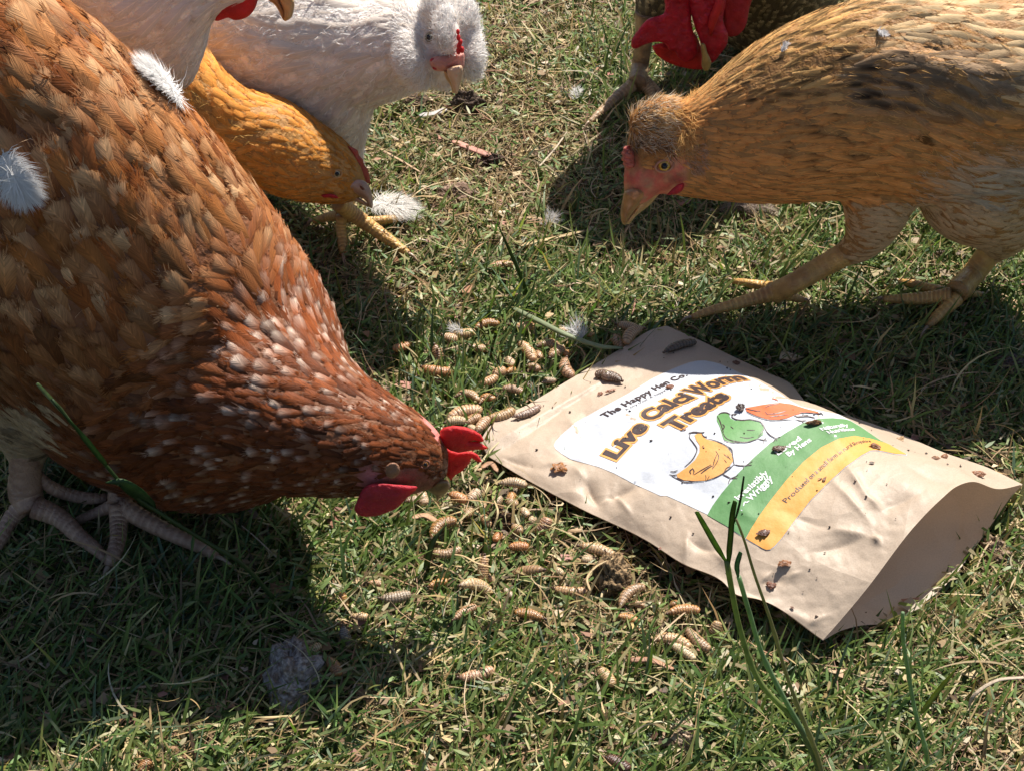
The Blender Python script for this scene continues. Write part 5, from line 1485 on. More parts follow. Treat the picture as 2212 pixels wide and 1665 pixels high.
# ---------------------------------------------------------------- larvae: each one its own segmented body
M_LARVA = mat_col('larva_skin', rough=.27, spec=.6, nscale=330, namp=.28, bumpd=.0005, bscale=1400, sss=.25, sss_rad=(1, .6, .35))
KIND = {'t': (.46, .285, .15), 'o': (.42, .205, .075), 'd': (.15, .095, .065), 'g': (.30, .22, .16), 'p': (.52, .37, .23), 'b': (.10, .05, .035)}
def larva(u0, v0, u1, v1, bend, kind, label, r=10.5, on=None, dz=0.0, z0=None, z1=None):
    n = 67; s = np.linspace(0, 1, n)
    dx, dy = u1 - u0, v1 - v0; Lp = math.hypot(dx, dy)
    nx, ny = -dy / Lp, dx / Lp
    U = u0 + dx * s + nx * bend * 4 * s * (1 - s); Vv = v0 + dy * s + ny * bend * 4 * s * (1 - s)
    if on:
        pts = np.array([np.array(on_pouch(a, b, .0021)[0]) for a, b in zip(U, Vv)])
    else:
        za = .0100 + dz if z0 is None else z0; zb = .0100 + dz if z1 is None else z1
        pts = np.array([PZ(a, b, za + (zb - za) * t) for a, b, t in zip(U, Vv, s)])
    R0 = r * px(pts[n // 2]) * RNG.uniform(.84, 1.14)
    segs = 11 if Lp > 45 else 8
    prof = np.interp(s, [0, .04, .14, .35, .65, .88, .97, 1], [.16, .36, .68, .96, 1.0, .86, .60, .30])
    ph = s * segs
    groove = 1 - .13 * np.exp(-(((ph + .5) % 1 - .5) / .11) ** 2) * (s > .03) * (s < .97)
    rad = R0 * 1.1 * prof * groove
    sgn = RNG.uniform(-1, 1)
    def ring(i, a): return 1 + .05 * math.cos(2 * a + sgn) + .03 * math.sin(5 * a + i * .35)
    V, F = tube_np(pts, rad, 12, ring, flat=.82)
    base = arr(KIND[kind]) * RNG.uniform(.72, 1.15) * RNG.uniform(.94, 1.06, 3)
    cr_ = (1 - (1 - groove) * 5.5)
    endd = np.interp(s, [0, .05, .14, 1], [.30, .5, 1, 1])
    c = base[None] * (np.clip(cr_, .30, 1) * endd)[:, None]
    C = np.repeat(c, 12, 0); C = np.r_[C, c[:1], c[-1:]]
    a = np.tile(np.arange(12), n) * 2 * math.pi / 12
    # paler band along each flank
    C[:n * 12] *= (1 + .13 * np.cos(a * 2 + 1))[:, None]
    C[:n * 12] *= RNG.uniform(.93, 1.07, (n * 12, 1))
    o = empty('larva', pts[n // 2])
    tag(o, label, 'larva', 'larvae scattered round the pouch')
    link('segmented_body', mesh_pd('segmented_body', V, F, M_LARVA, C), o)
    # dark head capsule
    d = pts[0] - pts[3]; d /= np.linalg.norm(d)
    hv = SPV * R0 * .30 + pts[0] + d * R0 * .12
    link('head_capsule', mesh_pd('head_capsule', hv, SPF, M_HEADCAP), o)
M_HEADCAP = flat_mat('larva_head', (.07, .035, .02), .35, .5)
LARVAE = [
 (956, 724, 990, 733, 2, 't', 'short plump tan larva left of the downy curled pair, above the comb'),
 (977, 719, 1027, 716, 3, 't', 'tan larva wrapped in grey down, left half of the joined pair north of the comb', 10),
 (1026, 712, 1078, 701, -9, 'o', 'arched amber larva touching the down-wrapped one, north of the red comb'),
 (1114, 709, 1154, 707, -3, 't', 'stubby tan larva under the upper end of the grey-green stalk'),
 (938, 745, 948, 785, -3, 't', 'upright tan larva near the brown hen neck, with even dark rings'),
 (911, 792, 976, 802, 5, 'o', 'long amber larva nearest the brown hen neck, lying flat'),
 (888, 740, 848, 753, -3, 'o', 'dusky orange larva at the shadow edge beside the brown hen neck'),
 (1016, 748, 1056, 753, 2, 't', 'half buried pale larva between the upright larva and the stalk', 9),
 (1120, 738, 1153, 778, -4, 't', 'slanting tan larva left of the arched pair near the stalk'),
 (1162, 748, 1206, 751, -9, 't', 'top larva of the crossed cluster below the grey-green stalk'),
 (1161, 757, 1170, 775, 2, 't', 'lower left stub of the crossed cluster below the stalk', 9),
 (1188, 772, 1221, 753, -4, 't', 'lower right larva of the crossed cluster below the stalk'),
 (1233, 762, 1218, 767, 2, 'o', 'small dull amber larva right of the crossed cluster', 8),
 (1224, 772, 1240, 812, 12, 't', 'C-shaped tan larva hugging the pouch upper left edge'),
 (1036, 827, 1072, 812, 4, 't', 'left larva of the end-to-end pair in green blades above the heap'),
 (1066, 812, 1093, 801, -3, 't', 'middle larva of the end-to-end pair in green blades above the heap', 11),
 (1092, 806, 1115, 798, -2, 'o', 'small amber larva at the right end of the row in green blades', 8),
 (1172, 826, 1200, 824, -4, 'p', 'pale larva end close to the pouch edge below the C-shaped larva', 9),
 (1127, 806, 1133, 817, 1, 'd', 'round dark larva end poking up between green blades', 10),
 (1141, 822, 1151, 842, 3, 'g', 'grey ringed larva standing beside the pouch left edge', 10),
 (1083, 840, 1130, 848, -5, 't', 'tan larva with dark head half sunk under crossing blades', 9),
 (984, 856, 1034, 866, -12, 't', 'arched tan larva above the heap by the comb'),
 (1036, 871, 1068, 864, -10, 'o', 'curled brown larva next to the arched one above the heap'),
 (966, 904, 1042, 887, -8, 't', 'biggest larva of the heap, stretched along the top by the comb', 13),
 (1052, 901, 1110, 883, 6, 't', 'curved larva half on the pouch left corner, beside the heap', 12),
 (962, 912, 1006, 910, -4, 'p', 'leftmost larva of the heap directly over the comb', 10),
 (1006, 915, 1040, 900, -3, 't', 'pale brown larva in the middle of the heap by the comb', 10),
 (1031, 931, 1056, 902, -2, 't', 'ringed larva propped against the pouch left corner', 11),
 (1011, 918, 1027, 928, 1, 'p', 'larva end peeping out just above the comb tip', 9),
 (1332, 700, 1378, 713, -2, 't', 'upper larva of the trio at the pouch far corner'),
 (1391, 709, 1352, 742, 10, 't', 'right curved larva of the trio at the pouch far corner'),
 (1325, 723, 1346, 750, 2, 't', 'lower left larva of the trio at the pouch far corner'),
 (1261, 721, 1280, 725, -1, 'o', 'tiny amber larva end right of the white down by the stalk', 8),
 (1205, 713, 1228, 719, -2, 't', 'larva tip showing above the stalk left of the white down', 7),
 (1079, 1044, 1137, 1049, -6, 'p', 'pale larva lying against the pouch near side, right of the beak'),
 (969, 1066, 1008, 1082, -2, 'o', 'orange-brown larva directly under the hen beak'),
 (1012, 1080, 1034, 1058, 1, 'p', 'pale larva under a dry fibre, just right of the orange-brown one'),
 (910, 1056, 919, 1089, 2, 'p', 'twisted pale larva beneath the brown hen wattle, right piece'),
 (877, 1082, 907, 1080, -3, 'p', 'pale larva beneath the brown hen wattle, left piece', 9),
 (1053, 1097, 1036, 1092, -1, 't', 'larva facing the camera with a round dark snout', 11),
 (1058, 1137, 1042, 1113, 1, 't', 'larva running down into the turf under the dark-snouted one', 9),
 (1081, 1100, 1097, 1109, 1, 'g', 'small greyish larva end right of the dark-snouted larva', 8),
 (1128, 1095, 1141, 1114, 1, 'p', 'small pale larva above the fat dark-headed one', 8),
 (1156, 1152, 1184, 1117, 4, 't', 'fat larva with a dark head spot standing out beside a wide blade', 13),
 (1144, 1128, 1154, 1116, 1, 'p', 'pale bud-like larva end touching the fat dark-headed one', 8),
 (933, 1162, 986, 1126, -14, 'o', 'big arched larva behind the bent grass blade below the wattle', 12),
 (932, 1190, 995, 1182, 9, 't', 'sagging larva crossed by the bent grass blade, below the arched one', 12),
 (1098, 1182, 1142, 1181, -3, 'o', 'amber husk-like larva in the middle of the lawn left of the ball of soil', 9),
 (1128, 1160, 1131, 1178, 1, 'o', 'small amber stump rising from the husk-like larva', 8),
 (1250, 1178, 1326, 1199, -4, 't', 'plump glossy larva above the ball of soil, beside the pouch shadow', 12),
 (1282, 1207, 1258, 1204, -2, 'p', 'pale wrinkled larva under the plump glossy one', 9),
 (1047, 1198, 1042, 1256, 1, 't', 'larva standing straight up from the lawn', 12),
 (1056, 1243, 1068, 1258, 1, 't', 'small larva leaning on the base of the upright one', 8),
 (993, 1264, 1060, 1284, -13, 't', 'shiny arched larva at the foot of the upright one', 13),
 (1176, 1230, 1106, 1240, 4, 't', 'larva half covered by a dry leaf strip right of the upright one', 11),
 (925, 1266, 967, 1254, -2, 'o', 'reddish brown larva at the shadow edge below the bent blade', 10),
 (1193, 1268, 1268, 1274, 5, 't', 'straight larva left of the ball of soil, tail on the dry leaf', 11),
 (1340, 1312, 1394, 1267, -14, 't', 'hook-shaped larva just below the ball of soil', 12),
 (1090, 1270, 1109, 1289, 1, 'p', 'pale half hidden larva between the shiny arched one and the straight one', 9),
 (978, 1338, 1030, 1308, -3, 't', 'fat ringed larva with a twig across it, lower centre of the lawn', 12),
 (1178, 1336, 1112, 1322, 4, 'o', 'glossy spotted larva in short grass south of the straight one', 10),
 (1055, 1322, 1076, 1348, 1, 'p', 'faded larva standing in short grass beside the glossy spotted one', 8),
 (1333, 1330, 1381, 1344, -4, 'o', 'wrinkled orange larva below the hook-shaped one', 9),
 (820, 1291, 888, 1281, 3, 'g', 'dim larva along the upper edge of the head shadow'),
 (760, 1331, 796, 1333, -2, 't', 'sunlit larva stub at the left rim of the head shadow', 9),
 (738, 1275, 748, 1312, 1, 'o', 'larva standing at the edge of the brown hen shadow', 9),
 (796, 1258, 825, 1262, -2, 't', 'small tan larva in bright grass above the head shadow', 8),
 (990, 1462, 1066, 1443, 5, 't', 'lone larva tapering to the right, low in the centre of the lawn', 12),
 (1288, 1440, 1324, 1480, -3, 't', 'lone fat ringed larva slanting down to the right, below the straight one', 13),
 (1366, 1297, 1394, 1308, 2, 't', 'short larva tucked inside the curve of the hook-shaped one', 10),
 (1442, 1324, 1512, 1319, -7, 'o', 'smooth amber larva under a grass stem at the pouch shadow', 12),
 (1448, 1308, 1466, 1302, -2, 'o', 'knob-like larva end behind the smooth amber one', 9),
 (1533, 1376, 1552, 1341, 2, 't', 'beaded larva upright in the pouch shadow', 11),
 (1410, 1382, 1490, 1398, -12, 't', 'left arched larva of the trio under the near edge of the pouch', 11),
 (1482, 1353, 1534, 1402, 5, 't', 'right long larva of the trio under the near edge of the pouch', 12),
 (1445, 1390, 1500, 1424, -4, 'p', 'lowest pale larva of the trio under the near edge of the pouch', 11),
 (1306, 1634, 1360, 1662, -3, 'b', 'blackish larva at the bottom edge of the picture', 13),
 (298, 1666, 322, 1640, 2, 'o', 'orange larva stub at the bottom edge beneath the hen shadow', 11),
 (705, 1420, 731, 1458, -4, 'o', 'amber larva in shade right of the grey clump', 12),
 (661, 1418, 694, 1392, -4, 't', 'larva in shade touching the top of the grey clump', 10),
 (740, 1350, 757, 1393, 3, 'g', 'dim larva standing inside the head shadow', 10),
 (1094, 1076, 1120, 1090, 3, 't', 'larva lying just below the pale one at the pouch near side', 10),
 (1112, 1062, 1102, 1082, 2, 'o', 'amber larva wedged between pouch edge and the fat heap', 9),
 (1064, 1090, 1080, 1072, 2, 'p', 'pale larva right of the dark-snouted one, pointing up', 9),
 (1018, 1096, 1002, 1112, -3, 't', 'tan larva below and left of the dark-snouted one', 10),
 (1108, 1132, 1130, 1146, 3, 't', 'tan larva left of the fat dark-headed one', 10),
 (1084, 1150, 1070, 1168, 2, 'o', 'small amber larva under the dark crumbs in the heap', 9),
 (1200, 1225, 1216, 1240, 1, 'p', 'pale larva tip between the plump glossy one and the straight one', 8),
 (1138, 790, 1164, 800, -3, 't', 'tan larva between the slanting one and the C-shaped one', 9),
 (1096, 770, 1110, 790, 2, 'p', 'pale larva left of the slanting one near the stalk', 9),
 (1000, 760, 990, 780, 2, 'o', 'small amber larva right of the upright one near the hen neck', 8),
 (1054, 580, 1110, 573, -5, 't', 'single larva furthest from the camera, left of the tall bent blade', 8.5),
]
for row in LARVAE:
    u0, v0, u1, v1, b, k, lb = row[:7]; r = row[7] if len(row) > 7 else 11
    short = math.hypot(u1 - u0, v1 - v0) < 36
    vert = 'standing' in lb or 'upright' in lb or 'poking' in lb or 'rising' in lb
    if vert:
        hgt = math.hypot(u1 - u0, v1 - v0)
        up = .26e-3 * hgt * .85
        lo, hi = .005, .007 + up * .6
        # the end higher in the picture is the higher end
        z0, z1 = (hi, lo) if v0 < v1 else (lo, hi)
        larva(u0, v0, u1, v1, b, k, lb, r, z0=z0, z1=z1)
    else:
        larva(u0, v0, u1, v1, b, k, lb, r, dz=(-.001 if short else .0015) + RNG.uniform(-.001, .001))
larva(1344, 829, 1287, 815, 4, 'd', 'dark greyish larva in the shaded patch on the pouch', 10.5, on=True)
larva(1109, 906, 1169, 882, 4, 'g', 'pale ringed larva lying on the sunny left corner of the pouch', 9.5, on=True)
larva(1435, 768, 1502, 746, -5, 'd', 'dark brown larva on the shaded far corner of the pouch', 10, on=True)
# ---------------------------------------------------------------- husks and frass on the pouch
M_HUSK = mat_col('husk', rough=.4, spec=.5, nscale=500, namp=.4, bumpd=.0008, bscale=900, transl=.12)
def crumb_mesh(c, sx, sy, sz, ang, col, n=2, seed=0, jag=.35, lay=1):
    """crumpled flaky piece: a few bent shells"""
    Vs, Fs = [], []; C = []; k0 = 0
    rg = np.random.default_rng(seed)
    for j in range(lay):
        g = 7
        a = np.linspace(-1, 1, g)
        X, Y = np.meshgrid(a, a)
        rr = np.sqrt(X ** 2 + Y ** 2)
        sc = np.where(rr > 1e-6, np.maximum(abs(X), abs(Y)) / np.maximum(rr, 1e-6), 1)
        X, Y = X * sc, Y * sc
        off = rg.normal(0, .35, 3) * (j > 0)
        Z = (1 - X ** 2 - Y ** 2) * rg.uniform(.3, 1) + rg.normal(0, .16, X.shape) + .3
        X = X * (1 + rg.normal(0, jag * .5, X.shape)) ; Y = Y * (1 + rg.normal(0, jag * .5, Y.shape))
        s = 1 if j == 0 else rg.uniform(.4, .7)
        b = ang + rg.normal(0, .6) * (j > 0)
        px_, py_ = X * sx * s, Y * sy * s
        W = np.stack([px_ * math.cos(b) - py_ * math.sin(b) + off[0] * sx, px_ * math.sin(b) + py_ * math.cos(b) + off[1] * sy, Z * sz * s + abs(off[2]) * sz * .5], -1).reshape(-1, 3) + c
        idx = np.arange(g * g).reshape(g, g)
        F = np.stack([idx[:-1, :-1], idx[:-1, 1:], idx[1:, 1:], idx[1:, :-1]], -1).reshape(-1, 4) + k0
        Vs.append(W); Fs += [tuple(f) for f in F.tolist()]; k0 += g * g
        C.append(np.tile(arr(col), (g * g, 1)) * rg.uniform(.6, 1.3, (g * g, 1)))
    return np.concatenate(Vs), Fs, np.concatenate(C)
def husk(u, v, size, ang, col, label, aspect=.55, lay=3, tall=.35, seed=1, name='husk', cat='insect husk', grp='brown husks on the pouch', on=True):
    if on: c = np.array(on_pouch(u, v, .0006)[0])
    else: c = PZ(u, v, .008)
    s = size * px(c) * .5
    V, F, C = crumb_mesh(c, s, s * aspect, s * tall, ang, col, seed=seed, lay=lay)
    o = link(name, mesh_pd(name, V, F, M_HUSK, C, smooth=False))
    return tag(o, label, cat, grp)
RB = (.20, .065, .025)
HUSKS = [(1297, 853, 15, .7, RB, 'small red-brown husk left of its twin above the brand name on the pouch'),
 (1320, 847, 24, .4, (.24, .08, .03), 'longer red-brown husk right of its twin above the brand name on the pouch'),
 (1447, 838, 19, .3, RB, 'brown husk covering the word Hen on the label'),
 (1206, 1012, 36, .75, (.30, .12, .03), 'orange-brown flat husk on the kraft paper below the left label corner'),
 (1590, 786, 20, -.2, (.17, .07, .035), 'brown husk on the shaded far edge of the pouch'),
 (1477, 929, 14, -.6, RB, 'thin curled husk under the T of Treats'),
 (1757, 917, 37, .05, (.16, .075, .025), 'long dark husk on the green band near its upper end'),
 (1684, 971, 29, .1, (.10, .05, .03), 'dark legged husk hiding the L of Loved'),
 (1890, 967, 24, -.3, (.20, .08, .03), 'spiky brown husk at the end of the orange band lettering'),
 (1946, 950, 18, .9, (.34, .20, .09), 'pale curled husk on the far edge of the pouch beside the grass'),
 (1650, 1152, 27, .2, (.13, .06, .04), 'dark brown husk near the lower end of the orange band'),
 (1695, 1219, 30, .2, (.24, .10, .04), 'tall curled husk casting a shadow below the orange band'),
 (1664, 1266, 24, -.9, (.16, .06, .03), 'narrow brown husk close to the near edge of the pouch'),
 (1711, 1313, 10, -.5, (.14, .06, .03), 'tiny brown husk near the bottom corner of the pouch'),
 (2020, 992, 20, 0, (.20, .09, .04), 'left half of the split husk near the mouth of the pouch'),
 (2039, 988, 19, .7, (.24, .10, .04), 'right leaf-like half of the split husk near the mouth of the pouch'),
 (2112, 1026, 28, -.1, (.26, .11, .05), 'knobbly reddish husk beside the pouch mouth'),
 (1601, 883, 26, 1.2, (.05, .03, .025), 'black stubby crumb at the tail of the orange-red printed hen'),
 (1883, 1001, 11, .1, (.10, .06, .04), 'small dark flake on plain kraft paper right of the orange band'),
 (1780, 1036, 17, .9, (.20, .09, .04), 'thin sliver lying across the orange band lettering'),
 (1404, 1197, 9, .9, (.2, .08, .05), 'tiny reddish flake standing on the near edge of the pouch')]
for i, hrow in enumerate(HUSKS):
    husk(*hrow, seed=20 + i, tall=.55 if hrow[2] > 20 else .4, aspect=.3 if 'thin' in hrow[5] or 'long' in hrow[5] else .6)
# specks too small to pick apart
sv, sf, scol = [], [], []; c0 = 0
rg = np.random.default_rng(5)
for k in range(95):
    s, t = rg.uniform(.03, .97), rg.uniform(.05, .95)
    p = FRONT[int(s * (NS - 1)), int(t * (NT - 1))]
    r = rg.uniform(.2, .95) ** 2 * .0008 + .0002
    V = SPV[::3] * 0
    V = np.array([[1, 0, 0], [0, 1, 0], [-1, 0, 0], [0, -1, 0], [0, 0, .8], [0, 0, -.8]]) * r * rg.uniform(.5, 1.4, (6, 1)) + p + np.array([0, 0, .0006])
    sv.append(V); sf += [tuple(c0 + i for i in f) for f in [(0, 1, 4), (1, 2, 4), (2, 3, 4), (3, 0, 4), (1, 0, 5), (2, 1, 5), (3, 2, 5), (0, 3, 5)]]; c0 += 6
    scol.append(np.tile(arr((.07, .04, .03)) * rg.uniform(.5, 1.8), (6, 1)))
tag(link('frass_specks', mesh_pd('frass_specks', np.concatenate(sv), sf, M_HUSK, np.concatenate(scol), smooth=False)), 'tiny dark specks of frass sprinkled over the pouch', 'frass', kind='stuff')

# ---------------------------------------------------------------- clumps, bark, leaves, straw on the lawn
def lump(name, u, v, ru, rv, hgt, cols, label, cat, seed, rough=.5, grp=None, fibres=0):
    """irregular crumbly lump"""
    c = PZ(u, v, .004); p_ = px(c)
    rg = np.random.default_rng(seed)
    n, m = 40, 56
    V, C = [], []
    for i in range(n):
        a = math.pi * .5 * (1 - i / (n - 1)) * 1.15
        for j in range(m):
            b = 2 * math.pi * j / m
            V.append([math.cos(a) * math.cos(b), math.cos(a) * math.sin(b), math.sin(a)])
    V = np.array(V)
    q = V[:, 0] * 2.2 + seed, V[:, 1] * 2.2 + V[:, 2] * 1.7
    f = 1 + rough * (fbm(q[0], q[1], seed, 2) - .5) * 1.3 + rough * .7 * (fbm(q[0] * 4, q[1] * 4, seed + 3, 4) - .5)
    f = np.clip(f, .55, 1.4)
    W = V * f[:, None] * np.array([ru * p_, rv * p_ / .66, hgt]) + c
    k = fbm(q[0] * 5, q[1] * 5, seed + 8, 4)[:, None]
    k = np.clip((k - .35) * 3.2, 0, 1)
    Cc = lerp(arr(cols[0]), arr(cols[1]), k)
    idx = np.arange(n * m).reshape(n, m)
    F = np.stack([idx[:-1], np.roll(idx[:-1], -1, 1), np.roll(idx[1:], -1, 1), idx[1:]], -1).reshape(-1, 4)
    o = link(name, mesh_np(name, W, F, np.full(len(F), 4), M_CLUMP, Cc))
    return tag(o, label, cat, grp)
M_CLUMP = mat_col('crumbly_matter', rough=.9, spec=.15, nscale=700, namp=.45, bumpd=.0035, bscale=520)
lump('clump', 632, 1462, 62, 56, .016, [(.17, .125, .10), (.40, .36, .34)], 'grey-white flaky clump of droppings in the brown hen shadow', 'dropping', 3, .38)
lump('clump', 1322, 1256, 42, 36, .017, [(.05, .035, .02), (.33, .22, .12)], 'round fibrous brown ball of soil between larvae left of the pouch', 'soil clump', 5, .3)
lump('clump', 985, 426, 38, 24, .009, [(.12, .075, .05), (.34, .23, .17)], 'flat brown crumbly lump on the grass below the white hen beak', 'soil clump', 8, .35)
lump('clump', 1476, 1595, 36, 24, .009, [(.22, .14, .09), (.50, .38, .27)], 'pale tan lump in the grass at the bottom right of centre', 'soil clump', 11, .3)
lump('clump', 1172, 12, 26, 12, .006, [(.10, .06, .04), (.26, .17, .12)], 'small brown lump at the top edge between the white hen and the rooster', 'soil clump', 12, .6)
lump('clump', 1010, 235, 36, 16, .012, [(.055, .04, .03), (.12, .085, .065)], 'dark chunk of bark behind the white hen beak', 'bark chunk', 14, .5)
lump('clump', 2150, 1195, 34, 26, .008, [(.12, .08, .05), (.36, .26, .18)], 'brown lump in the grass right of the pouch mouth', 'soil clump', 16, .6)
lump('clump', 1060, 350, 30, 13, .006, [(.05, .035, .03), (.16, .10, .08)], 'dark crumbled patch beside the pink leaf', 'soil clump', 17, .7)
lump('clump', 895, 225, 34, 14, .006, [(.05, .035, .025), (.22, .15, .10)], 'broken brown crust left of the dark bark chunk', 'soil clump', 18, .7)
lump('clump', 2180, 790, 40, 18, .006, [(.10, .07, .06), (.26, .19, .16)], 'dull brown crust in the tan hen shadow at the right edge', 'soil clump', 19, .7)
lump('clump', 1075, 1128, 34, 20, .008, [(.03, .02, .015), (.14, .08, .04)], 'dark brown crumbs in the larvae heap below the beak', 'soil clump', 20, .5)

M_LEAF = mat_col('dry_leaf', rough=.55, spec=.35, nscale=260, namp=.3, bumpd=.0006, bscale=600, transl=.2)
def strip(name, pts, wpx, z, col, label, cat, taper=(1, 1), wave=.3, thick=True, seed=0, grp=None, mat=None, fold=.25):
    """leaf strip, straw or flat stalk through photo points at height(s) z"""
    P = np.array([PZ(a[0], a[1], a[2] if len(a) > 2 else z) for a in pts])
    q = catmull(P, 26) if len(P) > 2 else polyline(P, 26)
    tg = np.gradient(q, axis=0); tg /= np.linalg.norm(tg, axis=1)[:, None]
    up = np.array([0, 0, 1.0]); sd = np.cross(tg, up); sd /= np.linalg.norm(sd, axis=1)[:, None]
    s = np.linspace(0, 1, 26)
    rg = np.random.default_rng(seed)
    tw = np.cumsum(rg.normal(0, wave * .12, 26)); tw -= tw.mean()
    w = wpx * px(q[13]) * .5 * np.interp(s, [0, .12, .5, .88, 1], [.25 + .75 * (taper[0] - .5) * 2 if taper[0] < 1 else .9, .85 + .15 * taper[0], 1, .85, taper[1] * .5])
    sdv = sd * np.cos(tw)[:, None] + up * np.sin(tw)[:, None]; nv = np.cross(sdv, tg)
    th = w * .18 + .00012
    rows = []
    for cc, hh in ((-1, 0), (-.5, fold), (0, fold * 1.3), (.5, fold), (1, 0), (.5, fold - .35), (0, fold * 1.3 - .45), (-.5, fold - .35)):
        rows.append(q + sdv * (w * cc)[:, None] + nv * (w * hh * .6)[:, None])
    V = np.stack(rows, 1).reshape(-1, 3)
    F = []
    for i in range(25):
        for j in range(8):
            a = i * 8 + j; b = i * 8 + (j + 1) % 8
            F.append((a, b, b + 8, a + 8))
    F.append(tuple(range(7, -1, -1))); F.append(tuple(range(25 * 8, 26 * 8)))
    C = np.tile(arr(col), (len(V), 1)) * rg.uniform(.8, 1.2, (len(V), 1))
    o = link(name, mesh_pd(name, V, F, mat or M_LEAF, C))
    return tag(o, label, cat, grp)
strip('straw', [(1122, 531), (1190, 516), (1262, 499)], 12, .012, (.55, .40, .20), 'broad flat piece of straw in the centre, beyond the larvae', 'straw', seed=1)
strip('straw', [(820, 322), (862, 345), (908, 372)], 7, .010, (.50, .34, .20), 'thin reddish straw right of the buff hen head', 'straw', seed=2)
strip('straw', [(870, 445), (920, 405), (990, 390), (1040, 398)], 3.5, .010, (.58, .44, .25), 'long thin arching straw right of the yellow foot', 'straw', seed=3)
strip('straw', [(1165, 360), (1200, 320), (1225, 285)], 5, .012, (.50, .40, .28), 'grey dry stem crossing into the rooster shadow', 'straw', seed=4)
strip('leaf', [(977, 305), (1020, 322), (1062, 338)], 22, .010, (.55, .27, .20), 'pinkish brown dry leaf lying on the grass near the centre top', 'dry leaf', seed=5, taper=(.6, .6))
strip('leaf', [(1362, 1424), (1400, 1424), (1455, 1444)], 15, .013, (.42, .22, .13), 'reddish brown leaf strip below the larvae trio', 'dry leaf', seed=6)
strip('leaf', [(1275, 1275), (1268, 1250), (1285, 1225), (1325, 1205)], 6, .020, (.50, .36, .18), 'thin dry leaf curling round the ball of soil', 'dry leaf', seed=7)
strip('leaf', [(1362, 1326), (1385, 1360), (1395, 1375)], 12, .010, (.45, .26, .12), 'small brown leaf left of the larvae trio', 'dry leaf', seed=9, taper=(.6, .6))
strip('leaf', [(890, 1118), (915, 1112), (945, 1128)], 17, .012, (.50, .30, .17), 'tan dry leaf under the brown hen wattle', 'dry leaf', seed=10, taper=(.6, .6))
strip('leaf', [(1040, 1010), (1058, 1000), (1075, 1018)], 14, .012, (.40, .22, .12), 'brown leaf scrap between comb tips and pouch', 'dry leaf', seed=12, taper=(.6, .6))
strip('leaf', [(1780, 1440), (1800, 1450), (1830, 1446)], 12, .010, (.52, .38, .22), 'small tan leaf right of the grass stems', 'dry leaf', seed=13, taper=(.6, .6))
strip('leaf', [(1522, 770), (1500, 760), (1490, 742)], .1, .010, (.5, .3, .2), 'x', 'x') if False else None
strip('twig', [(1066, 1225, .012), (1030, 1215, .016), (1000, 1200, .014), (975, 1196, .012)], 5, .012, (.58, .42, .22), 'forked straw-coloured twig meeting the upright larva', 'twig', seed=14)
strip('twig', [(1060, 1155, .014), (1075, 1110, .022), (1068, 1080, .020)], 5, .02, (.55, .42, .22), 'bent dry stem in front of the dark-snouted larva', 'twig', seed=15)
strip('twig', [(2212, 1462, .030), (2150, 1470, .030), (2105, 1500, .026), (2092, 1560, .008)], 9, .02, (.48, .38, .27), 'dry arching stalk at the lower right edge', 'twig', seed=16, wave=.1)
strip('twig', [(2240, 1100, .004), (2120, 1200, .010), (2100, 1260, .006)], 5, .01, (.46, .34, .2), 'dry root-like stem right of the pouch mouth', 'twig', seed=17)
strip('twig', [(1120, 1555, .010), (1200, 1530, .012), (1290, 1500, .009)], 4, .01, (.5, .4, .22), 'dry stem under the lone fat ringed larva', 'twig', seed=18)
strip('stalk', [(1112, 668, .014), (1160, 692, .018), (1230, 726, .020), (1300, 749, .016), (1345, 752, .011)], 17, .015, (.27, .31, .18), 'stout grey-green stalk lying from the centre to the pouch far corner', 'stalk', seed=19, wave=.15, mat=M_GRASS, fold=.7)

M_STEM = mat_col('stem_green', rough=.4, spec=.4, transl=.5, transl_tint=(1.0, 1.15, .5), nscale=250, namp=.25)
# ---------------------------------------------------------------- tall grass stems
def stem(name, pts, rpx, col, label, cat='grass stem', leaves=(), heads=(), grp=None):
    """pts: (u, v, y) at world Y ; a round tapering stem rising from the lawn"""
    P = np.array([PY(a[0], a[1], a[2]) for a in pts])
    q = catmull(P, 40)
    r = np.linspace(rpx[0], rpx[1], 40) * px(q[20])
    nod = [10, 24]
    for k in nod: r[k] *= 1.3
    V, F = tube_np(q, r, 8)
    C = np.tile(arr(col), (len(V), 1)); C[:40 * 8] *= np.repeat(.85 + .3 * vnoise(np.arange(40) * .5, np.zeros(40), 3), 8)[:, None]
    root = empty(name, q[0])
    tag(root, label, cat, grp)
    link('stem', mesh_pd('stem', V, F, M_STEM, C), root)
    for lf in leaves: blade('leaf', lf[0], lf[1], lf[2], root)
    for hd in heads: blade('seed_head', hd[0], hd[1], hd[2], root, hd=True)
    return root
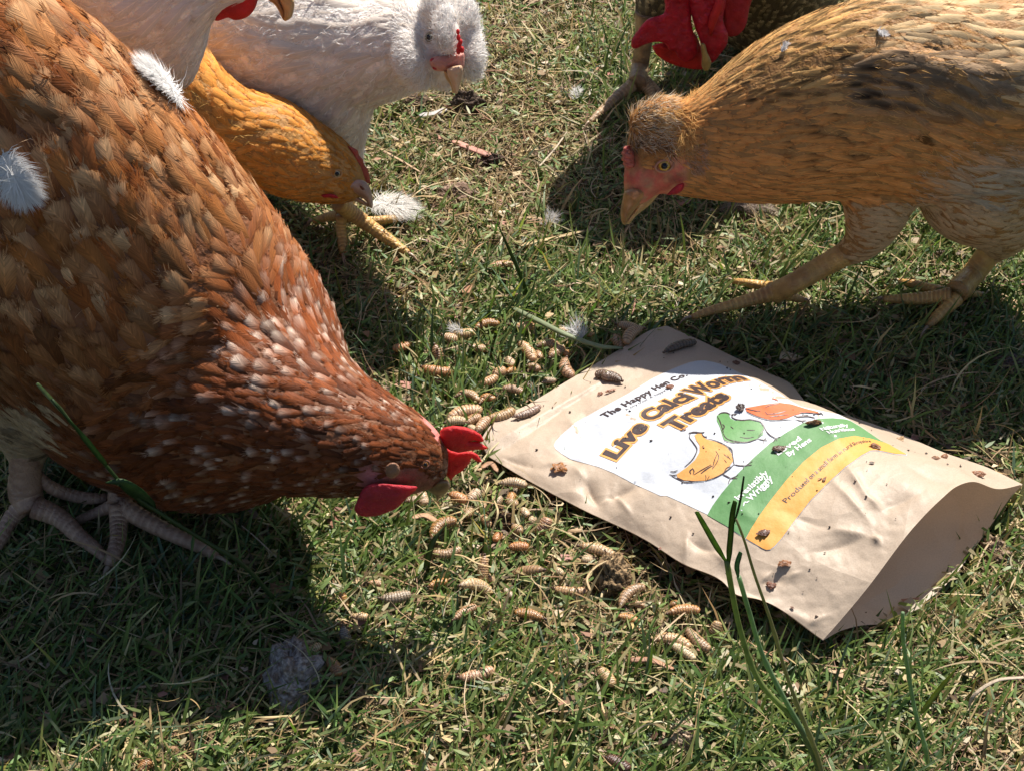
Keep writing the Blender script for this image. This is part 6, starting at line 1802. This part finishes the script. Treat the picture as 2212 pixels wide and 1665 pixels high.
def blade(name, pts, wpx, col, parent=None, hd=False):
    P = np.array([PY(a[0], a[1], a[2]) for a in pts]); n = 18
    q = catmull(P, n) if len(P) > 2 else polyline(P, n)
    tg = np.gradient(q, axis=0); tg /= np.linalg.norm(tg, axis=1)[:, None]
    vd = q - CAM; vd /= np.linalg.norm(vd, axis=1)[:, None]
    sd = np.cross(tg, vd + np.array([.35, 0, .2])); sd /= np.linalg.norm(sd, axis=1)[:, None]
    nv = np.cross(sd, tg); s = np.linspace(0, 1, n)
    w = wpx * px(q[n // 2]) * .5 * (np.interp(s, [0, .15, .6, 1], [.5, 1, .95, .08]) if not hd else np.interp(s, [0, .3, .8, 1], [.4, 1, .9, .7]))
    rows = [q - sd * w[:, None], q + nv * (w * .45)[:, None], q + sd * w[:, None], q + nv * (w * .25)[:, None]]
    V = np.stack(rows, 1).reshape(-1, 3); F = []
    for i in range(n - 1):
        for j in range(4):
            a = i * 4 + j; b = i * 4 + (j + 1) % 4
            F.append((a, b, b + 4, a + 4))
    F.append((3, 2, 1, 0)); F.append(tuple(range((n - 1) * 4, n * 4)))
    C = np.tile(arr(col), (len(V), 1)) * RNG.uniform(.85, 1.15, (len(V), 1))
    return link(name, mesh_pd(name, V, F, M_STEM, C), parent)
def gy(u, v): return PZ(u, v, 0)[1]
yb = gy(1760, 1665)
G1, G2, G3 = (.26, .31, .11), (.24, .34, .19), (.30, .28, .14)
stem('tall_grass', [(1800, 1740, yb - .015), (1720, 1560, yb - .004), (1640, 1470, yb + .000), (1602, 1370, yb + .004), (1580, 1270, yb + .006), (1570, 1210, yb + .006)], (6.5, 6), G1,
     'left stem of the seeding grass in front of the pouch, with two seed heads', heads=[([(1570, 1215, yb + .006), (1548, 1180, yb + .006), (1525, 1140, yb + .008), (1505, 1105, yb + .008)], 15, (.20, .29, .06)), ([(1572, 1230, yb + .006), (1578, 1160, yb + .004), (1584, 1100, yb + .004), (1588, 1082, yb + .004)], 15, (.10, .15, .03)), ([(1586, 1130, yb + .004), (1598, 1085, yb + .002), (1607, 1028, yb + .000)], 6, (.05, .07, .03))], grp='seeding grass stems in front of the pouch')
stem('tall_grass', [(1795, 1740, yb - .015), (1745, 1600, yb - .006), (1690, 1500, yb - .002), (1650, 1420, yb + .002), (1618, 1320, yb + .004), (1596, 1245, yb + .004)], (6, 5), G2,
     'middle blue-green stem of the seeding grass, cut off at the top', heads=[([(1594, 1246, yb + .004), (1592, 1220, yb + .004), (1600, 1192, yb + .004)], 13, (.11, .20, .11))], grp='seeding grass stems in front of the pouch')
stem('tall_grass', [(1790, 1740, yb - .015), (1768, 1640, yb - .010), (1730, 1540, yb - .008), (1700, 1460, yb - .006), (1665, 1340, yb - .004), (1630, 1240, yb - .002), (1602, 1150, yb - .002), (1590, 1120, yb - .002)], (6.5, 2.5), G3,
     'right stem of the seeding grass, purple and thin towards the top', grp='seeding grass stems in front of the pouch')
yb2 = gy(2005, 1665)
stem('tall_grass', [(2020, 1720, yb2 - .01), (2000, 1620, yb2 - .002), (1978, 1540, yb2 + .002), (1960, 1440, yb2 + .006), (1950, 1370, yb2 + .006), (1950, 1322, yb2 + .006)], (5.5, 4), G2,
     'single stem with a yellow-tipped side leaf, below the pouch mouth', leaves=[([(1990, 1540, yb2 + .002), (2020, 1500, yb2 + .004), (2070, 1438, yb2 + .006)], 12, (.34, .36, .07)), ([(1944, 1366, yb2 + .006), (1928, 1320, yb2 + .006), (1914, 1270, yb2 + .008)], 4, (.30, .30, .14))])
yb3 = gy(560, 1240) - .035
stem('tall_grass', [(590, 1290, yb3 - .0), (520, 1215, yb3 - .002), (430, 1160, yb3 - .004), (350, 1110, yb3 - .006), (290, 1070, yb3 - .008), (225, 1000, yb3 - .012), (160, 920, yb3 - .014), (112, 862, yb3 - .014)], (6, 3), (.05, .09, .03),
     'long leaning grass stem with a flowering head across the brown hen legs', leaves=[([(330, 1098, yb3 - .006), (290, 1060, yb3 - .010), (255, 1040, yb3 - .012), (228, 1042, yb3 - .012)], 34, (.05, .10, .035)), ([(230, 1005, yb3 - .014), (190, 955, yb3 - .016), (150, 905, yb3 - .016)], 15, (.07, .13, .04))],
     heads=[([(150, 905, yb3 - .014), (118, 870, yb3 - .014), (80, 828, yb3 - .014)], 11, (.32, .36, .24))])
yb4 = gy(500, 1195)
stem('tall_grass', [(498, 1200, yb4), (508, 1165, yb4), (522, 1120, yb4 + .001), (532, 1072, yb4 + .002)], (4, 3), (.04, .06, .03), 'short dark upright stem below the brown hen breast')
stem('tall_grass', [(640, 1235, gy(640, 1240)), (570, 1190, yb4), (500, 1130, yb4 - .002), (455, 1098, yb4 - .004)], (5, 3), (.05, .09, .03), 'second leaning green stem under the brown hen breast')
o = blade('grass_blade', [(920, 1245, gy(920, 1248)), (926, 1200, gy(920, 1248)), (938, 1165, gy(920, 1248) + .002), (968, 1128, gy(920, 1248) + .006)], 15, (.10, .13, .05)); tag(o, 'dark broad blade bent over the arched larva below the wattle', 'grass blade')
o = blade('grass_blade', [(1150, 668, gy(1150, 668)), (1130, 610, gy(1150, 668) + .002), (1100, 540, gy(1150, 668) + .004), (1070, 474, gy(1150, 668) + .004)], 9, (.06, .11, .03)); tag(o, 'tall dark bent blade in the centre beyond the larvae', 'grass blade')
o = blade('grass_blade', [(765, 720, gy(765, 720)), (745, 660, gy(765, 720)), (728, 600, gy(765, 720)), (720, 560, gy(765, 720))], 5, (.16, .20, .06)); tag(o, 'thin pale blade beside the brown hen neck', 'grass blade')

# ---------------------------------------------------------------- loose down feathers
M_PALEDOWN = mat_col('loose_down', rough=.8, spec=.2, transl=.35)
def loose_feather(p, d, up, length, width, n, col, label, seed=0, spread=1.0, name='down_feather', flat=False):
    rg = np.random.default_rng(seed)
    d = d / np.linalg.norm(d); s = np.cross(d, up); s /= np.linalg.norm(s); up = np.cross(s, d)
    V, F, C = [], [], []
    def hair(a, b, c, w):
        k = len(V); t = np.cross(b - a, up); t /= np.linalg.norm(t) + 1e-9
        V.extend([a - t * w, a + t * w, b - t * w * .8, b + t * w * .8, c]); F.extend([(k, k + 1, k + 3, k + 2), (k + 2, k + 3, k + 4)])
        C.extend([arr(col) * rg.uniform(.85, 1.08)] * 5)
    q = [p + d * length * t + up * length * (.04 if flat else .12) * math.sin(t * 3) for t in np.linspace(0, 1, 9)]
    Vt, Ft = tube_np(np.array(q), np.linspace(.0005, .00015, 9), 6)
    for i in range(n):
        t = rg.uniform(0, 1) ** .8; a = p + d * length * t + up * length * .12 * math.sin(t * 3)
        sg = 1 if i % 2 else -1
        o1 = s * sg * spread * rg.uniform(.5, 1) + d * rg.uniform(.1, 1.1) + up * rg.uniform(-.1, .6) + rg.normal(0, .42, 3)
        if flat: o1 = o1 - up * np.dot(o1, up) * .88
        o1 /= np.linalg.norm(o1); w = width * (.4 + .6 * math.sin(math.pi * min(1, t * .85 + .12))) * rg.uniform(.5, 1.35)
        b = a + o1 * w * .6; c = b + (o1 + up * rg.uniform(-.4, .4) * (.2 if flat else 1) + d * .5) * w * .4
        hair(a, b, c, .00018)
    k = len(V); V = np.r_[np.array(V), Vt]; F = F + [tuple(i + k for i in f) for f in Ft]
    C = np.r_[np.array(C), np.tile(arr(col), (len(Vt), 1))]
    o = link(name, mesh_pd(name, V, F, M_PALEDOWN, C, smooth=False))
    return tag(o, label, 'feather', 'loose white feathers')
UPZ = np.array([0, 0, 1.0]); WHT = (.70, .68, .67)
def hitb(skin, u, v, lift=.001):
    h = skin.bvh.ray_cast(Vector(CAM), Vector(ray(u, v)).normalized())
    if h[0] is None: h = skin.bvh.find_nearest(Vector(PY(u, v, float(skin.spine[:, 1].mean()))))
    return np.array(h[0] + h[1] * lift), np.array(h[1])
p, nn = hitb(skb, 388, 226); q_, _ = hitb(skb, 322, 172)
loose_feather(p, q_ - p, nn, .026, .012, 2600, (.84, .82, .80), 'white downy feather stuck on the back of the brown hen', 1, flat=True)
p, nn = hitb(skb, 8, 330); q_, _ = hitb(skb, 45, 395)
loose_feather(p, q_ - p, nn, .020, .010, 1800, (.84, .82, .80), 'white downy feather on the brown hen at the left edge', 2, flat=True)
loose_feather(PZ(1265, 740, .012), np.array([-.6, .5, .3]), UPZ, .012, .012, 110, (.55, .54, .53), 'wispy white down caught on the grey-green stalk', 3, 1.4)
loose_feather(PZ(800, 440, .016), PZ(862, 455, .012) - PZ(800, 440, .016), UPZ, .026, .014, 1800, (.70, .67, .63), 'broad white feather behind the beak of the buff hen', 4, flat=True)
loose_feather(PZ(1175, 490, .009), np.array([.5, .5, .2]), UPZ, .012, .008, 110, (.50, .48, .46), 'small greyish down above the broad straw', 5, 1.2)
strip('leaf', [(905, 250), (935, 246), (965, 236)], 20, .010, (.52, .47, .44), 'flat whitish bark flake left of the dark bark chunk', 'bark flake', seed=31, taper=(.6, .6))
loose_feather(PZ(1000, 716, .019), np.array([-.8, .1, .1]), UPZ, .008, .005, 90, (.5, .48, .46), 'grey down wrapped on a larva above the comb', 7, 1.2)
loose_feather(PZ(1240, 215, .009), np.array([.3, .8, .2]), UPZ, .010, .006, 160, (.75, .73, .7), 'tiny pale down in the grass between the white hen and the rooster', 8, 1.2)
loose_feather(PZ(1545, 455, .006), np.array([1, -.05, .05]), UPZ, .036, .012, 380, (.34, .27, .22), 'brown wispy tuft in the shade under the tan hen throat', 9, 1.3)
p, nn = hitb(skt, 1895, 68); q_, _ = hitb(skt, 1925, 85)
loose_feather(p, q_ - p, nn, .006, .003, 110, WHT, 'tiny white down on the back of the tan hen', 10)
p, nn = hitb(skt, 1690, 115); q_, _ = hitb(skt, 1705, 95)
loose_feather(p, q_ - p, nn, .006, .003, 90, WHT, 'tiny white down on the neck of the tan hen', 11)
# broken white clippings in the shade
